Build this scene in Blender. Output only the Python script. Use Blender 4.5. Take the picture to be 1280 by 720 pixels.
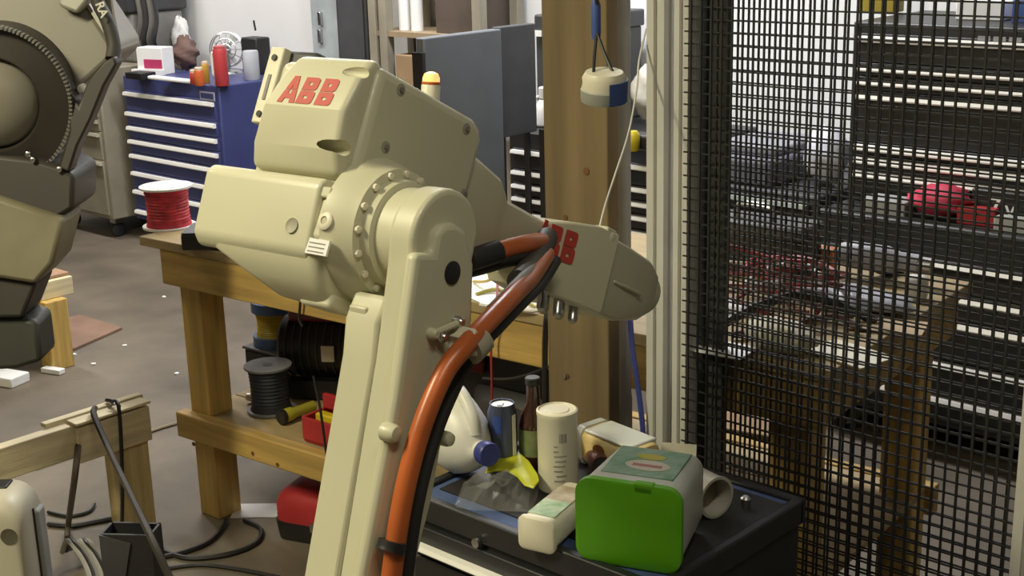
import bpy, bmesh, math, random
import numpy as np
from mathutils import Vector, Matrix
random.seed(7)
for o in list(bpy.data.objects): bpy.data.objects.remove(o)
SC = bpy.context.scene
COL = SC.collection

# ------------------------------------------------------------------ camera
# world: X runs along the benches and the fence, Y points at the white back wall, Z up (metres)
CAM_H, FPX = 1.8, 1700.0
PITCH, ROLL, YAW = map(math.radians, (15.66, -1.55, 43.0))
_f0 = np.array([-math.sin(YAW), math.cos(YAW), 0]); _r0 = np.array([math.cos(YAW), math.sin(YAW), 0]); _u0 = np.array([0, 0, 1.0])
FW = _f0*math.cos(PITCH) - _u0*math.sin(PITCH)
_d0 = -(_u0*math.cos(PITCH) + _f0*math.sin(PITCH))
RT = math.cos(ROLL)*_r0 - math.sin(ROLL)*_d0
DN = math.sin(ROLL)*_r0 + math.cos(ROLL)*_d0
CP = np.array([0, 0, CAM_H])
cam = bpy.data.cameras.new('camera'); cam.sensor_width = 36; cam.lens = 36*FPX/1280; cam.clip_end = 60
co = bpy.data.objects.new('camera', cam); COL.objects.link(co)
m = Matrix.Identity(4)
for i in range(3):
    m[i][0] = RT[i]; m[i][1] = -DN[i]; m[i][2] = -FW[i]; m[i][3] = CP[i]
co.matrix_world = m
SC.camera = co

# ------------------------------------------------------------------ world, exposure
w = bpy.data.worlds.new('world'); SC.world = w; w.use_nodes = True
w.node_tree.nodes['Background'].inputs[0].default_value = (0.9, 0.93, 1, 1)
w.node_tree.nodes['Background'].inputs[1].default_value = 0.05
SC.view_settings.view_transform = 'Standard'; SC.view_settings.look = 'None'
SC.view_settings.exposure = 0.0; SC.view_settings.gamma = 1.0
SC.view_settings.use_curve_mapping = False
# ceiling lamps: (x, y, along x?, length, watts, colour)
LAMPS = [(-7.2, 3.3, 1, 1.5, 60, (1, .96, .90)), (-4.9, 3.5, 1, 1.5, 60, (1, .97, .93)), (-3.3, 3.7, 1, 1.5, 84, (.95, .97, 1)),
         (-4.6, 0.9, 0, 1.5, 24, (1, .88, .60)), (-2.6, -0.5, 0, 1.2, 120, (1, .92, .62)), (-0.1, 0.6, 0, 1.2, 22, (1, .93, .72))]  # last lamp is an added fill, brightening the sides that face right
CEIL = 3.4

# ------------------------------------------------------------------ where a view ray meets a plane of the room
def ray(px, py): return FW + RT*(px-640)/FPX + DN*(py-360)/FPX
def onz(px, py, z): d = ray(px, py); return CP + d*(z-CAM_H)/d[2]
def onx(px, py, x): d = ray(px, py); return CP + d*x/d[0]
def ony(px, py, y): d = ray(px, py); return CP + d*y/d[1]
def dep(px, py, t): return CP + ray(px, py)*t

# ------------------------------------------------------------------ materials
MATS = {}
def mat(name, col, rough=.5, metal=0, var=.12, scale=6, bump=0, bscale=60, emit=None, stretch=None, spec=.5, col2=None, trans=0, alpha=1, coat=0):
    if name in MATS: return MATS[name]
    M = bpy.data.materials.new(name); M.use_nodes = True; nt = M.node_tree; N = nt.nodes; L = nt.links
    b = N['Principled BSDF']; b.inputs['Roughness'].default_value = rough; b.inputs['Metallic'].default_value = metal
    b.inputs['Specular IOR Level'].default_value = spec
    if coat: b.inputs['Coat Weight'].default_value = coat
    c = (*col, 1)
    tc = N.new('ShaderNodeTexCoord'); mp = N.new('ShaderNodeMapping'); L.new(tc.outputs['Object'], mp.inputs[0])
    if stretch: mp.inputs['Scale'].default_value = stretch
    n = N.new('ShaderNodeTexNoise'); n.inputs['Scale'].default_value = scale; n.inputs['Detail'].default_value = 5
    L.new(mp.outputs[0], n.inputs['Vector'])
    mx = N.new('ShaderNodeMix'); mx.data_type = 'RGBA'
    k = col2 if col2 else tuple(max(0, x*(1-2*var)) for x in col)
    mx.inputs['A'].default_value = c if col2 is None else c; mx.inputs['B'].default_value = (*k, 1)
    if col2 is None:
        mx.inputs['A'].default_value = (*[min(1, x*(1+var)) for x in col], 1)
    rp = N.new('ShaderNodeMapRange'); rp.inputs[1].default_value = .3; rp.inputs[2].default_value = .7
    L.new(n.outputs[0], rp.inputs[0]); L.new(rp.outputs[0], mx.inputs['Factor']); L.new(mx.outputs['Result'], b.inputs['Base Color'])
    if bump:
        n2 = N.new('ShaderNodeTexNoise'); n2.inputs['Scale'].default_value = bscale; n2.inputs['Detail'].default_value = 4; L.new(mp.outputs[0], n2.inputs['Vector'])
        bp = N.new('ShaderNodeBump'); bp.inputs['Strength'].default_value = bump; bp.inputs['Distance'].default_value = .01
        L.new(n2.outputs[0], bp.inputs['Height']); L.new(bp.outputs[0], b.inputs['Normal'])
    if emit:
        b.inputs['Emission Color'].default_value = (*emit[0], 1); b.inputs['Emission Strength'].default_value = emit[1]
    if trans: b.inputs['Transmission Weight'].default_value = trans
    if alpha < 1: b.inputs['Alpha'].default_value = alpha
    MATS[name] = M
    return M

ROB = mat('robot_paint', (.59, .57, .415), .42, var=.03, scale=3, coat=.15)
ROBD = mat('robot_casting', (.36, .34, .26), .55, var=.06, scale=5)
LOGO = mat('logo_red', (.50, .055, .04), .5, var=.04)
BLACK = mat('black_plastic', (.018, .017, .018), .45, var=.2)
RUB = mat('black_rubber', (.02, .019, .02), .6, var=.2)
DGREY = mat('dark_grey_paint', (.055, .055, .06), .5, var=.15)
ORG = mat('orange_hose', (.50, .12, .03), .32, var=.1, scale=9)
STEEL = mat('steel', (.55, .55, .56), .3, 1, var=.08)
CHROME = mat('handle_aluminium', (.94, .93, .90), .5, .1, var=.02)
ALU = mat('anodised_aluminium', (.70, .69, .65), .45, .2, var=.05)
PINE = mat('pine_lumber', (.50, .33, .10), .6, var=.16, scale=5, stretch=(.5, 8, 8), bump=.08, bscale=30)
PINEV = mat('pine_upright', (.60, .40, .115), .6, var=.16, scale=5, stretch=(8, 8, .5), bump=.08, bscale=30)
PINEL = mat('pale_pine', (.70, .60, .38), .65, var=.12, scale=5, stretch=(8, .6, 8), bump=.08, bscale=30)
PINELV = mat('pale_pine_upright', (.60, .48, .24), .65, var=.14, scale=5, stretch=(8, 8, .6), bump=.08, bscale=30)
POSTM = mat('post_timber', (.195, .14, .07), .65, var=.16, scale=3, stretch=(6, 6, .35), bump=.1, bscale=26)
PLY = mat('plywood', (.40, .30, .15), .65, var=.14, scale=4, stretch=(1, 5, 5))
BLUE = mat('chest_blue', (.055, .065, .20), .4, var=.07)
CHB = mat('chest_black', (.022, .022, .025), .42, var=.1)
LBLUE = mat('liner_blue', (.07, .11, .26), .7, var=.12, scale=20)
WHITE = mat('white_plastic', (.78, .77, .72), .4, var=.03)
CREAM = mat('cream_plastic', (.74, .70, .55), .4, var=.04)
PAPER = mat('paper_white', (.85, .85, .84), .8, var=.03)
GREYM = mat('machine_grey', (.22, .21, .20), .5, var=.1)
BEIGE = mat('cabinet_beige', (.27, .245, .19), .5, var=.08)
RED = mat('red_plastic', (.42, .03, .035), .4, var=.12)
REDW = mat('red_wire', (.55, .03, .05), .5, var=.25, scale=40)
GREEN = mat('lid_green', (.125, .44, .004), .38, var=.05)
YEL = mat('yellow_plastic', (.62, .48, .02), .45, var=.1)
CARD = mat('cardboard', (.30, .20, .11), .8, var=.12)
FROST = mat('frosted_plastic', (.58, .60, .56), .35, var=.03)

# ------------------------------------------------------------------ mesh builder
INV = {}
class MB:
    def __init__(s): s.v = []; s.f = []
    def add(s, vs, fs):
        k = len(s.v); s.v += [tuple(map(float, p)) for p in vs]; s.f += [tuple(i+k for i in f) for f in fs]; return s
    def box(s, x0, x1, y0, y1, z0, z1, fn=None):
        P = [(x, y, z) for x in (x0, x1) for y in (y0, y1) for z in (z0, z1)]
        if fn: P = [fn(*p) for p in P]
        return s.add(P, [(0, 1, 3, 2), (4, 6, 7, 5), (0, 4, 5, 1), (2, 3, 7, 6), (0, 2, 6, 4), (1, 5, 7, 3)])
    def obox(s, c, size, rz=0, rx=0, ry=0):
        R = (Matrix.Rotation(rz, 3, 'Z') @ Matrix.Rotation(ry, 3, 'Y') @ Matrix.Rotation(rx, 3, 'X'))
        a, b, d = size[0]/2, size[1]/2, size[2]/2
        return s.box(-a, a, -b, b, -d, d, lambda x, y, z: tuple(R @ Vector((x, y, z)) + Vector(c)))
    def prism(s, poly, a0, a1, fn):
        n = len(poly)
        P = [fn(u, v, a0) for u, v in poly] + [fn(u, v, a1) for u, v in poly]
        return s.add(P, [tuple(range(n))[::-1], tuple(range(n, 2*n))] + [(i, (i+1) % n, n+(i+1) % n, n+i) for i in range(n)])
    def loft(s, secs, cap=True):
        n = len(secs[0]); P = [p for q in secs for p in q]; F = []
        for k in range(len(secs)-1):
            for i in range(n):
                j = (i+1) % n; F.append((k*n+i, k*n+j, (k+1)*n+j, (k+1)*n+i))
        if cap: F += [tuple(range(n))[::-1], tuple(range((len(secs)-1)*n, len(secs)*n))]
        return s.add(P, F)
    def lathe(s, prof, c=(0, 0, 0), ax=(0, 0, 1), n=24, cap=True):
        ax = Vector(ax).normalized(); t = Vector((0, 0, 1)) if abs(ax.z) < .9 else Vector((1, 0, 0))
        a = ax.cross(t).normalized(); b = ax.cross(a); c = Vector(c)
        return s.loft([[tuple(c+ax*h+(a*math.cos(2*math.pi*i/n)+b*math.sin(2*math.pi*i/n))*r) for i in range(n)] for r, h in prof], cap)
    def tube(s, pts, r, n=8, sub=6):
        pts = [Vector(p) for p in pts]
        if sub > 1 and len(pts) > 2: pts = spline(pts, sub)
        secs = []; prev = None
        for i, p in enumerate(pts):
            d = (pts[min(i+1, len(pts)-1)]-pts[max(i-1, 0)]).normalized()
            if prev is None:
                t = Vector((0, 0, 1)) if abs(d.z) < .9 else Vector((1, 0, 0)); a = d.cross(t).normalized()
            else: a = (prev-d*prev.dot(d)).normalized()
            prev = a; b = d.cross(a); rr = r[min(i, len(r)-1)] if isinstance(r, list) else r
            secs.append([tuple(p+(a*math.cos(2*math.pi*k/n)+b*math.sin(2*math.pi*k/n))*rr) for k in range(n)])
        return s.loft(secs)
    def build(s, name, M, parent=None, bevel=0, seg=2, ang=38, world=True, flat=False):
        me = bpy.data.meshes.new(name); V = [Vector(v) for v in s.v]; base = None
        if parent is not None:
            if world and parent in INV: V = [INV[parent] @ v for v in V]
        else:
            xs, ys, zs = zip(*[tuple(v) for v in V])
            base = Vector(((min(xs)+max(xs))/2, (min(ys)+max(ys))/2, min(zs))); V = [v-base for v in V]
        me.from_pydata([tuple(v) for v in V], [], s.f)
        b = bmesh.new(); b.from_mesh(me); bmesh.ops.recalc_face_normals(b, faces=b.faces); b.to_mesh(me); b.free()
        me.materials.append(M)
        if not flat:
            for p in me.polygons: p.use_smooth = True
            me.set_sharp_from_angle(angle=math.radians(ang))
        o = bpy.data.objects.new(name, me); COL.objects.link(o)
        if parent is not None:
            o.parent = parent
            INV[o] = INV.get(parent, Matrix.Identity(4))
        else:
            o.location = base; INV[o] = Matrix.Translation(-base)
        if bevel:
            bv = o.modifiers.new('bevel', 'BEVEL'); bv.width = bevel; bv.segments = seg; bv.limit_method = 'ANGLE'; bv.angle_limit = math.radians(30)
            for p in me.polygons: p.use_smooth = True
            me.set_sharp_from_angle(angle=math.radians(60))
        return o

def spline(P, sub):
    out = []
    for i in range(len(P)-1):
        p0, p1, p2, p3 = P[max(i-1, 0)], P[i], P[i+1], P[min(i+2, len(P)-1)]
        for k in range(sub):
            t = k/sub
            out.append(.5*((2*p1)+(p2-p0)*t+(2*p0-5*p1+4*p2-p3)*t*t+(3*p1-p0-3*p2+p3)*t**3))
    out.append(P[-1]); return out
def V3(*a): return Vector(a)
def tag(o, label, cat, group=None):
    o['label'] = label; o['category'] = cat
    if group: o['group'] = group
    return o
def struct(o): o['kind'] = 'structure'; return o
def thing(name, label, cat, loc=(0, 0, 0), rz=0, group=None):
    o = bpy.data.objects.new(name, None); COL.objects.link(o); o.empty_display_size = .05
    o.location = tuple(map(float, loc)); o.rotation_euler = (0, 0, rz)
    INV[o] = (Matrix.Translation(Vector(tuple(map(float, loc)))) @ Matrix.Rotation(rz, 4, 'Z')).inverted()
    return tag(o, label, cat, group)
def rrect(a0, a1, b0, b1, r, k=3):
    pts = []
    for cx, cy, s in ((a1-r, b1-r, 0), (a0+r, b1-r, 90), (a0+r, b0+r, 180), (a1-r, b0+r, 270)):
        for i in range(k+1):
            an = math.radians(s+90*i/k); pts.append((cx+r*math.cos(an), cy+r*math.sin(an)))
    return pts
def rbox(x0, x1, y0, y1, z0, z1): return MB().box(x0, x1, y0, y1, z0, z1)
def apply_mods(o):
    dg = bpy.context.evaluated_depsgraph_get(); me = bpy.data.meshes.new_from_object(o.evaluated_get(dg))
    old = o.data; o.modifiers.clear(); o.data = me; bpy.data.meshes.remove(old)
def carve(o, cutters):
    for c in cutters:
        b = o.modifiers.new('cut', 'BOOLEAN'); b.operation = 'DIFFERENCE'; b.object = c; b.solver = 'EXACT'
    bpy.context.view_layer.update(); apply_mods(o)
    for c in cutters: bpy.data.objects.remove(c)

# ------------------------------------------------------------------ the setting
FLOORM = mat('concrete_floor', (.152, .125, .092), .6, var=.22, scale=2.2, bump=.12, bscale=40)
WALLM = mat('white_wall', (.82, .82, .83), .8, var=.02, scale=2)
WALLG = mat('grey_wall', (.30, .28, .25), .85, var=.05, scale=2)
CEILM = mat('ceiling_grey', (.30, .29, .27), .9, var=.05, scale=2)
X0, X1, Y0, Y1 = -12, 3.2, -3.5, 4.78
struct(rbox(X0, X1, Y0, Y1, -.1, 0).build('floor', FLOORM))
struct(rbox(X0, X1, Y1, Y1+.1, 0, CEIL).build('wall_back', WALLM))
struct(rbox(X0, X1, Y0-.1, Y0, 0, CEIL).build('wall_front', WALLG))
struct(rbox(X0-.1, X0, Y0, Y1, 0, CEIL).build('wall_left', WALLG))
struct(rbox(X1, X1+.1, Y0, Y1, 0, CEIL).build('wall_right', WALLG))
struct(rbox(X0, X1, Y0, Y1, CEIL, CEIL+.1).build('ceiling', CEILM))

LAMPN = ['over the blue tool chest', 'along the middle of the white wall', 'over the fenced corner by the white wall', 'to the left above the open floor', 'behind the viewer', 'added as unseen fill at the right before the fence']
for i, (x, y, ax, ln, watt, colr) in enumerate(LAMPS):
    t = thing('ceiling_light', 'white fluorescent ceiling light ' + LAMPN[i], 'ceiling light', (x, y, CEIL-.09), 0 if ax else math.pi/2, 'fluorescent ceiling lights')
    MB().prism([(-.12, 0), (.12, 0), (.09, .088), (-.09, .088)], -ln/2, ln/2, lambda u, v, a: (a, u, v)).build('housing', WHITE, t, world=False)
    for k in (-.05, .05):
        MB().lathe([(.013, -ln/2+.02), (.013, ln/2-.02)], (0, k, -.016), (1, 0, 0), 10).build('tube', mat('tube_glow', (.9, .9, .9), emit=((1, .97, .92), 3)), t, world=False)
    la = bpy.data.lights.new('ceiling_light_glow', 'AREA'); la.shape = 'RECTANGLE'; la.size = ln; la.size_y = .22; la.energy = watt; la.color = colr
    lo = bpy.data.objects.new('ceiling_light_glow', la); COL.objects.link(lo); lo.parent = t; lo.location = (0, 0, -.04)

# ------------------------------------------------------------------ the robot
# elbow axis E; local x along the elbow axis (towards the viewer's right), y forward along the arm, z up
E0 = dep(527, 297, 1.9); RA = math.radians(6.0)
e1 = np.array([math.cos(RA), math.sin(RA), 0]); e2 = np.array([-math.sin(RA), math.cos(RA), 0])
def RW(x, y, z): return tuple(E0 + e1*x + e2*y + _u0*z)            # robot frame -> world, z from the elbow
def rl(px, py, x):                                                  # outline point on the plane x of the robot frame
    d = ray(px, py); t = ((E0-CP) @ e1 + x)/(d @ e1); p = CP+d*t-E0
    return (float(p @ e2), float(p[2]))
AP = math.radians(26.5); CA, SA = math.cos(AP), math.sin(AP)
def AW(x, s, t): return RW(x, s*CA+t*SA, -s*SA+t*CA)               # pitched upper-arm frame -> world
def ast(px, py, x):
    y, z = rl(px, py, x); return (y*CA-z*SA, y*SA+z*CA)
AX1 = tuple(e1)
base_y = -.24
rob = thing('robot_arm', 'cream painted six axis industrial robot arm with red logo and orange hose', 'robot', E0+e2*base_y-np.array([0, 0, E0[2]]), RA)
zb = -float(E0[2])
# base below the frame
def rvx(prof, name, M, n=36): return MB().lathe(prof, RW(-.12, base_y, zb), (0, 0, 1), n).build(name, M, rob, bevel=.006)
MB().box(-.34, .10, base_y-.2, base_y+.2, zb, zb+.22, RW).build('pedestal', ROBD, rob, bevel=.02)
rvx([(.17, .22), (.17, .30), (.15, .34), (.15, .40)], 'base_column', ROB)
MB().box(-.27, -.055, base_y-.13, base_y+.13, zb+.40, zb+.72, RW).build('turret', ROB, rob, bevel=.03, seg=3)
MB().lathe([(.10, -.075), (.10, -.02), (.085, -.005)], RW(.0, base_y, zb+.62), AX1, 32).build('shoulder_flange', ROB, rob, bevel=.004)
# lower arm: head + slab, outer raised plate, inner rib
zs = zb+.62
arc = [(.073*math.cos(math.radians(a)), .073*math.sin(math.radians(a))) for a in range(0, 181, 12)]
front = [rl(*p, .046) for p in [(583, 400), (575, 442), (557, 500), (543, 560), (532, 620), (513, 705)]]
rear0 = [rl(*p, .0) for p in [(482, 330), (467, 450), (423, 718)]][::-1]
slab = arc + [(rear0[2][0], rear0[2][1]), rear0[1], rear0[0], (base_y-.085, zs+.02)] + [(base_y+.1*math.cos(math.radians(a)), zs+.1*math.sin(math.radians(a))) for a in range(200, 345, 16)] + [(base_y+.10, zs+.03)] + front[::-1] + [(.05, -.06)]
link = MB().prism(slab, 0, .046, lambda u, v, a: RW(a, u, v)).build('lower_arm', ROB, rob, bevel=.008, seg=3)
fo = [rl(*p, .062) for p in [(594, 330), (592, 400), (585, 442), (568, 500), (553, 560), (543, 620), (523, 700)]]
ro = [rl(*p, .062) for p in [(521, 317), (497, 500), (455, 718)]]
plate = [ro[0], rl(543, 317, .062), rl(547, 292, .062), rl(556, 281, .062), rl(570, 279, .062), rl(584, 288, .062)] + fo + [(base_y+.06, zs+.06), (base_y-.06, zs+.03)] + [ro[2], ro[1]]
MB().prism(plate, .040, .062, lambda u, v, a: RW(a, u, v)).build('outer_plate', ROB, link, bevel=.009, seg=3)
ri = [(-.080, -.066), (rear0[1][0]+.008, rear0[1][1]+.05), (rear0[1][0]-.002, rear0[1][1]), (rear0[0][0]-.006, rear0[0][1])]
rib = [ri[0], ri[1], ri[2], ri[3], (base_y-.06, zs+.05), (base_y+.06, zs+.05), (-.07, -.42), (0, -.2), (.01, -.10)]
MB().prism(rib, -.058, .003, lambda u, v, a: RW(a, u, v)).build('inner_rib', ROB, link, bevel=.006, seg=2)
for k, (a, b) in enumerate([((441, 385), (470, 372)), ((443, 402), (462, 392))]):
    p = rl(*a, -.052)
    MB().box(-.054, -.022, p[0]-.006, p[0]+.05, p[1]-.012, p[1]+.006, RW).build('rib_stop', ROB, link, bevel=.003)
pl = rl(565, 341, .062)
MB().lathe([(.0165, 0), (.0165, .0025), (.013, .004)], RW(.0615, *pl), AX1, 24).build('plug', BLACK, link)
for p, r in [((492, 542), .013), ((560, 549), .011)]:
    q = rl(*p, .066)
    MB().lathe([(r, -.012), (r, .004), (r*.8, .010), (r*.35, .012)], RW(.062, *q), AX1, 18).build('cap_bolt', ROB, link)
# hose clamp on the link
q0 = rl(540, 417, .066); q1 = rl(572, 402, .066); q2 = rl(578, 425, .075); q3 = rl(592, 434, .085)
cl = MB().tube([RW(.068, *q0), RW(.070, *q1)], .005, 8, 1).build('clamp_strap', ROB, link)
for q in (q0, rl(551, 421, .066), q1):
    MB().lathe([(.008, -.006), (.008, .006), (.005, .010)], RW(.066, *q), AX1, 14).build('clamp_bolt', STEEL if q is not q0 else ROB, link)
star = [(.021*(1 if i % 2 else .62)*math.cos(i*math.pi/6), .021*(1 if i % 2 else .62)*math.sin(i*math.pi/6)) for i in range(12)]
MB().prism(star, .062, .10, lambda u, v, a: RW(a, q2[0]+u, q2[1]+v)).build('clamp_knob', CREAM, link, bevel=.002)
# elbow flange and bolts
up = MB().lathe([(.106, -.095), (.102, -.075), (.096, -.06), (.092, -.046), (.080, -.044), (.076, -.03), (.068, -.028), (.068, .002)], RW(0, 0, 0), AX1, 48).build('elbow_flange', ROB, rob, ang=25)
for i in range(16):
    a = 2*math.pi*(i+.3)/16
    MB().lathe([(.0055, 0), (.0055, .006), (.003, .007)], RW(-.046, .085*math.cos(a), .085*math.sin(a)), AX1, 8).build('bolt', CREAM, up)
# upper arm housing
body = [(-.078, .222), (.158, .222), (.180, .213), (.19, .195), (.192, .02), (.12, -.07), (.05, -.098), (-.05, -.098), (-.078, -.06)]
hs = MB().prism(body, -.285, -.085, lambda u, v, a: AW(a, u, v)).build('upper_arm_housing', ROB, rob, bevel=.016, seg=3)
for p in [(501, 112), (583, 161), (482, 184), (580, 243)]:
    s, t = ast(*p, -.085)
    MB().lathe([(.009, -.003), (.009, .0008), (.0055, .001)], AW(-.085, s, t), AX1, 18).build('bolt_recess', ROBD, hs)
    MB().lathe([(.0042, 0), (.0042, .003)], AW(-.0845, s, t), AX1, 6).build('socket_screw', GREYM, hs)
# underside chin
secs = []
for t, xa, xb, sa, sb, r in [(-.05, -.325, -.09, -.098, .12, .02), (-.075, -.31, -.09, -.092, .11, .02), (-.10, -.25, -.09, -.075, .09, .02), (-.122, -.20, -.095, -.05, .06, .02)]:
    secs.append([AW(x, s, t) for x, s in rrect(xa, xb, sa, sb, r)])
MB().loft(secs).build('underside', ROB, hs, ang=50)
MB().box(-.15, -.088, -.05, .02, -.128, -.105, AW).build('drip_edge', ROB, hs, bevel=.006)
# logo cover (rear, upper) with carved finger grips
cover = [(-.06, .228), (-.084, .228), (-.104, .190), (-.117, .140), (-.109, .084), (-.092, .050), (-.06, .050)]
cv = MB().prism(cover, -.272, -.094, lambda u, v, a: AW(a+(.16*(v-.05) if a < -.2 else 0), u, v)).build('rear_cover', ROB, rob, bevel=.012, seg=6)
bpy.context.view_layer.update()
cut = []
for p, x, off, sx, stt in [((422, 184), -.105, .0, .042, .011), ((446, 88), -.105, .002, .032, .010)]:
    s, t = ast(*p, x)
    mb = MB(); n = 20
    secs = []
    for i in range(1, 12):
        th = math.pi*i/12
        secs.append([AW(x+sx*math.cos(th), s+.016*math.sin(th)*math.cos(2*math.pi*k/n), t+stt*math.sin(th)*math.sin(2*math.pi*k/n)) for k in range(n)])
    cut.append(mb.loft(secs).build('cutter', ROB))
cut_ok = True
carve(cv, cut)
for p in cv.data.polygons: p.use_smooth = True
cv.data.set_sharp_from_angle(angle=math.radians(19))
# lettering: three block letters, each split by the thin cross of the mark
def letter_polys(ch):
    if ch == 'B':
        out = []
        for y0, w in ((0, .80), (.505, .76)):
            o = [(0, y0), (w-.13, y0), (w-.03, y0+.04), (w, y0+.11), (w, y0+.36), (w-.03, y0+.43), (w-.13, y0+.475), (0, y0+.475)]
            i = [(.28, y0+.18), (w-.36, y0+.18), (w-.33, y0+.19), (w-.30, y0+.22), (w-.30, y0+.25), (w-.33, y0+.28), (w-.36, y0+.29), (.28, y0+.29)]
            for k in range(8):
                j = (k+1) % 8; out.append([o[k], o[j], i[j], i[k]])
        return out
    return [[(0, 0), (.27, 0), (.41, .47), (.15, .47)], [(.63, 0), (.92, 0), (.77, .47), (.51, .47)], [(.32, .16), (.60, .16), (.55, .34), (.37, .34)],
            [(.16, .495), (.43, .495), (.44, .58), (.47, .70), (.46, 1), (.32, 1)], [(.76, .495), (.49, .495), (.48, .58), (.45, .70), (.46, 1), (.60, 1)]]
def lettering(place, h, w, parent):
    for k, ch in enumerate('ABB'):
        mb = MB()
        for pg in letter_polys(ch):
            mb.prism([((k*.98+u)*w, v*h) for u, v in pg], -.0008, .0008, place)
        mb.build('logo_letter', LOGO, parent, flat=True)
nx = (.190-.140); ns = (-.104+.117); nl = math.hypot(nx, ns)
su = Vector((ns/nl, nx/nl)); nrm = Vector((-nx/nl, ns/nl))
def on_cover(u, v, a):      # u along the elbow axis, v up the tilted panel
    s = -.1165+su.x*(v+.004)+nrm.x*(a+.0006); t = .1405+su.y*(v+.004)+nrm.y*(a+.0006)
    return AW(-.2285+u, s, t)
lettering(on_cover, .045, .0375, cv)
# lower rear cover
lc = [(-.07, .046), (-.10, .046), (-.109, .034), (-.102, -.060), (-.088, -.075), (-.07, -.075)]
lcov = MB().prism(lc, -.345, -.108, lambda u, v, a: AW(a, u, v)).build('lower_rear_cover', ROB, rob, bevel=.012, seg=4)
rearax = tuple(np.array(AW(0, -1, 0))-np.array(AW(0, 0, 0)))
MB().lathe([(.011, -.004), (.011, .001), (.008, -.0005)], AW(-.145, -.1055, -.028), rearax, 18).build('thumb_recess', ROBD, lcov)
MB().box(-.112, -.072, -.101, -.097, -.062, -.040, AW).build('type_label', PAPER, hs)
for i in range(3): MB().box(-.108, -.078, -.1016, -.101, -.047-.006*i, -.0455-.006*i, AW).build('label_print', GREYM, hs, flat=True)
MB().box(-.115, -.088, -.098, -.06, -.04, .02, AW).build('corner_block', ROB, hs, bevel=.006)
MB().box(-.112, -.092, -.103, -.08, .018, .034, AW).build('corner_lug', ROB, hs, bevel=.003)
ey = AW(-.088, -.092, -.014)
mb = MB(); mb.lathe([(.013, 0), (.013, .012), (.010, .014), (.006, .014), (.006, .004)], ey, rearax, 20); mb.build('lifting_eye', CREAM, hs)
MB().lathe([(.0055, 0), (.0055, .006)], ey, rearax, 14).build('eye_hole', BLACK, hs)
# connector block on the far side
MB().box(-.338, -.26, -.032, .07, .115, .252, AW).build('motor_block', DGREY, rob, bevel=.008)
cpl = MB().box(-.346, -.316, -.048, -.030, .128, .25, AW).build('connector_plate', CREAM, rob, bevel=.003)
for k, tt in enumerate((.142, .232)):
    MB().lathe([(.005, 0), (.005, .003)], AW(-.331, -.048, tt), rearax, 10).build('screw_hole', BLACK, cpl)
MB().box(-.334, -.328, -.0495, -.047, .165, .205, AW).build('plate_slot', GREYM, cpl)
MB().box(-.338, -.29, -.03, .04, .07, .115, AW).build('cable_gland', BLACK, rob, bevel=.006)
# warning lamp on the housing top
ls, lt = ast(541, 106, -.2)
upv = tuple(np.array(AW(0, -.35, 1))-np.array(AW(0, 0, 0)))
lamp = MB().lathe([(.0155, -.03), (.0155, .012), (.014, .014)], AW(-.2, ls, lt-.014), upv, 20).build('lamp_base', CREAM, rob)
MB().lathe([(.015, .014), (.015, .018)], AW(-.2, ls, lt-.014), upv, 20).build('lamp_ring', mat('lamp_amber_ring', (.5, .12, .02), .4), lamp)
MB().lathe([(.014, .018), (.014, .024), (.011, .031), (.004, .034)], AW(-.2, ls, lt-.014), upv, 20).build('lamp_lens', mat('lamp_lens_glow', (1, .55, .2), .3, emit=((1, .33, .10), 1.7)), lamp)
# forearm, wrist
def asec(s, x0, x1, t0, t1, r): return [AW(x, s, t) for x, t in rrect(x0, x1, t0, t1, r)]
MB().loft([asec(.15, -.272, -.095, -.02, .178, .02), asec(.21, -.262, -.098, .0, .176, .02), asec(.285, -.235, -.10, .03, .164, .02), asec(.305, -.222, -.102, .036, .150, .02),
           asec(.318, -.212, -.104, .04, .137, .018), asec(.43, -.20, -.104, .042, .133, .018), asec(.46, -.195, -.108, .042, .133, .018)]).build('forearm', ROB, rob, ang=30)
wr = MB().loft([asec(.435, -.205, -.108, .03, .126, .008), asec(.45, -.208, -.105, .016, .134, .008), asec(.50, -.212, -.088, .012, .148, .008), asec(.555, -.215, -.070, .010, .158, .008), asec(.602, -.215, -.058, .008, .158, .008)]).build('wrist_housing', ROB, rob, ang=22)
MB().loft([asec(.598, -.205, -.074, .010, .154, .010), asec(.70, -.20, -.080, .012, .153, .012), asec(.79, -.195, -.085, .030, .150, .016), asec(.84, -.185, -.094, .050, .138, .02)]).build('wrist_hand', ROB, wr, ang=22)
fwdax = tuple(np.array(AW(0, 1, 0))-np.array(AW(0, 0, 0)))
MB().lathe([(.045, 0), (.047, .012), (.045, .030), (.038, .036)], AW(-.14, .832, .094), fwdax, 28).build('tool_flange', ROB, wr, ang=25)
MB().box(-.084, -.074, .65, .76, .075, .081, AW).build('hand_rib', ROB, wr, bevel=.002)
for p in [(703, 280), (716, 283), (731, 285)]:
    s, t = ast(*p, -.12)
    MB().lathe([(.006, 0), (.006, .006)], AW(-.115, s, min(t, .147)-.004), tuple(np.array(AW(0, 0, 1))-np.array(AW(0, 0, 0))), 10).build('screw', STEEL, wr)
MB().box(-.098, -.066, .572, .606, .128, .163, AW).build('corner_boss', ROB, wr, bevel=.004)
MB().lathe([(.009, 0), (.009, .004), (.006, .006)], AW(-.066, .589, .146), AX1, 14).build('boss_screw', CREAM, wr)
for i in range(5):
    MB().lathe([(.009, 0), (.009, .028), (.006, .034)], AW(-.10-.012*(i % 2), .47+.026*i, .012), tuple(np.array(AW(.4, -.3, -1))-np.array(AW(0, 0, 0))), 12).build('cable_connector', ROBD if i % 2 else STEEL, wr)
def on_wrist(u, v, a):
    return AW(max(-.104, -.105+.017/.05*(.418+u-.45))+a+.0015, .418+u, .074+v)
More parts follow.
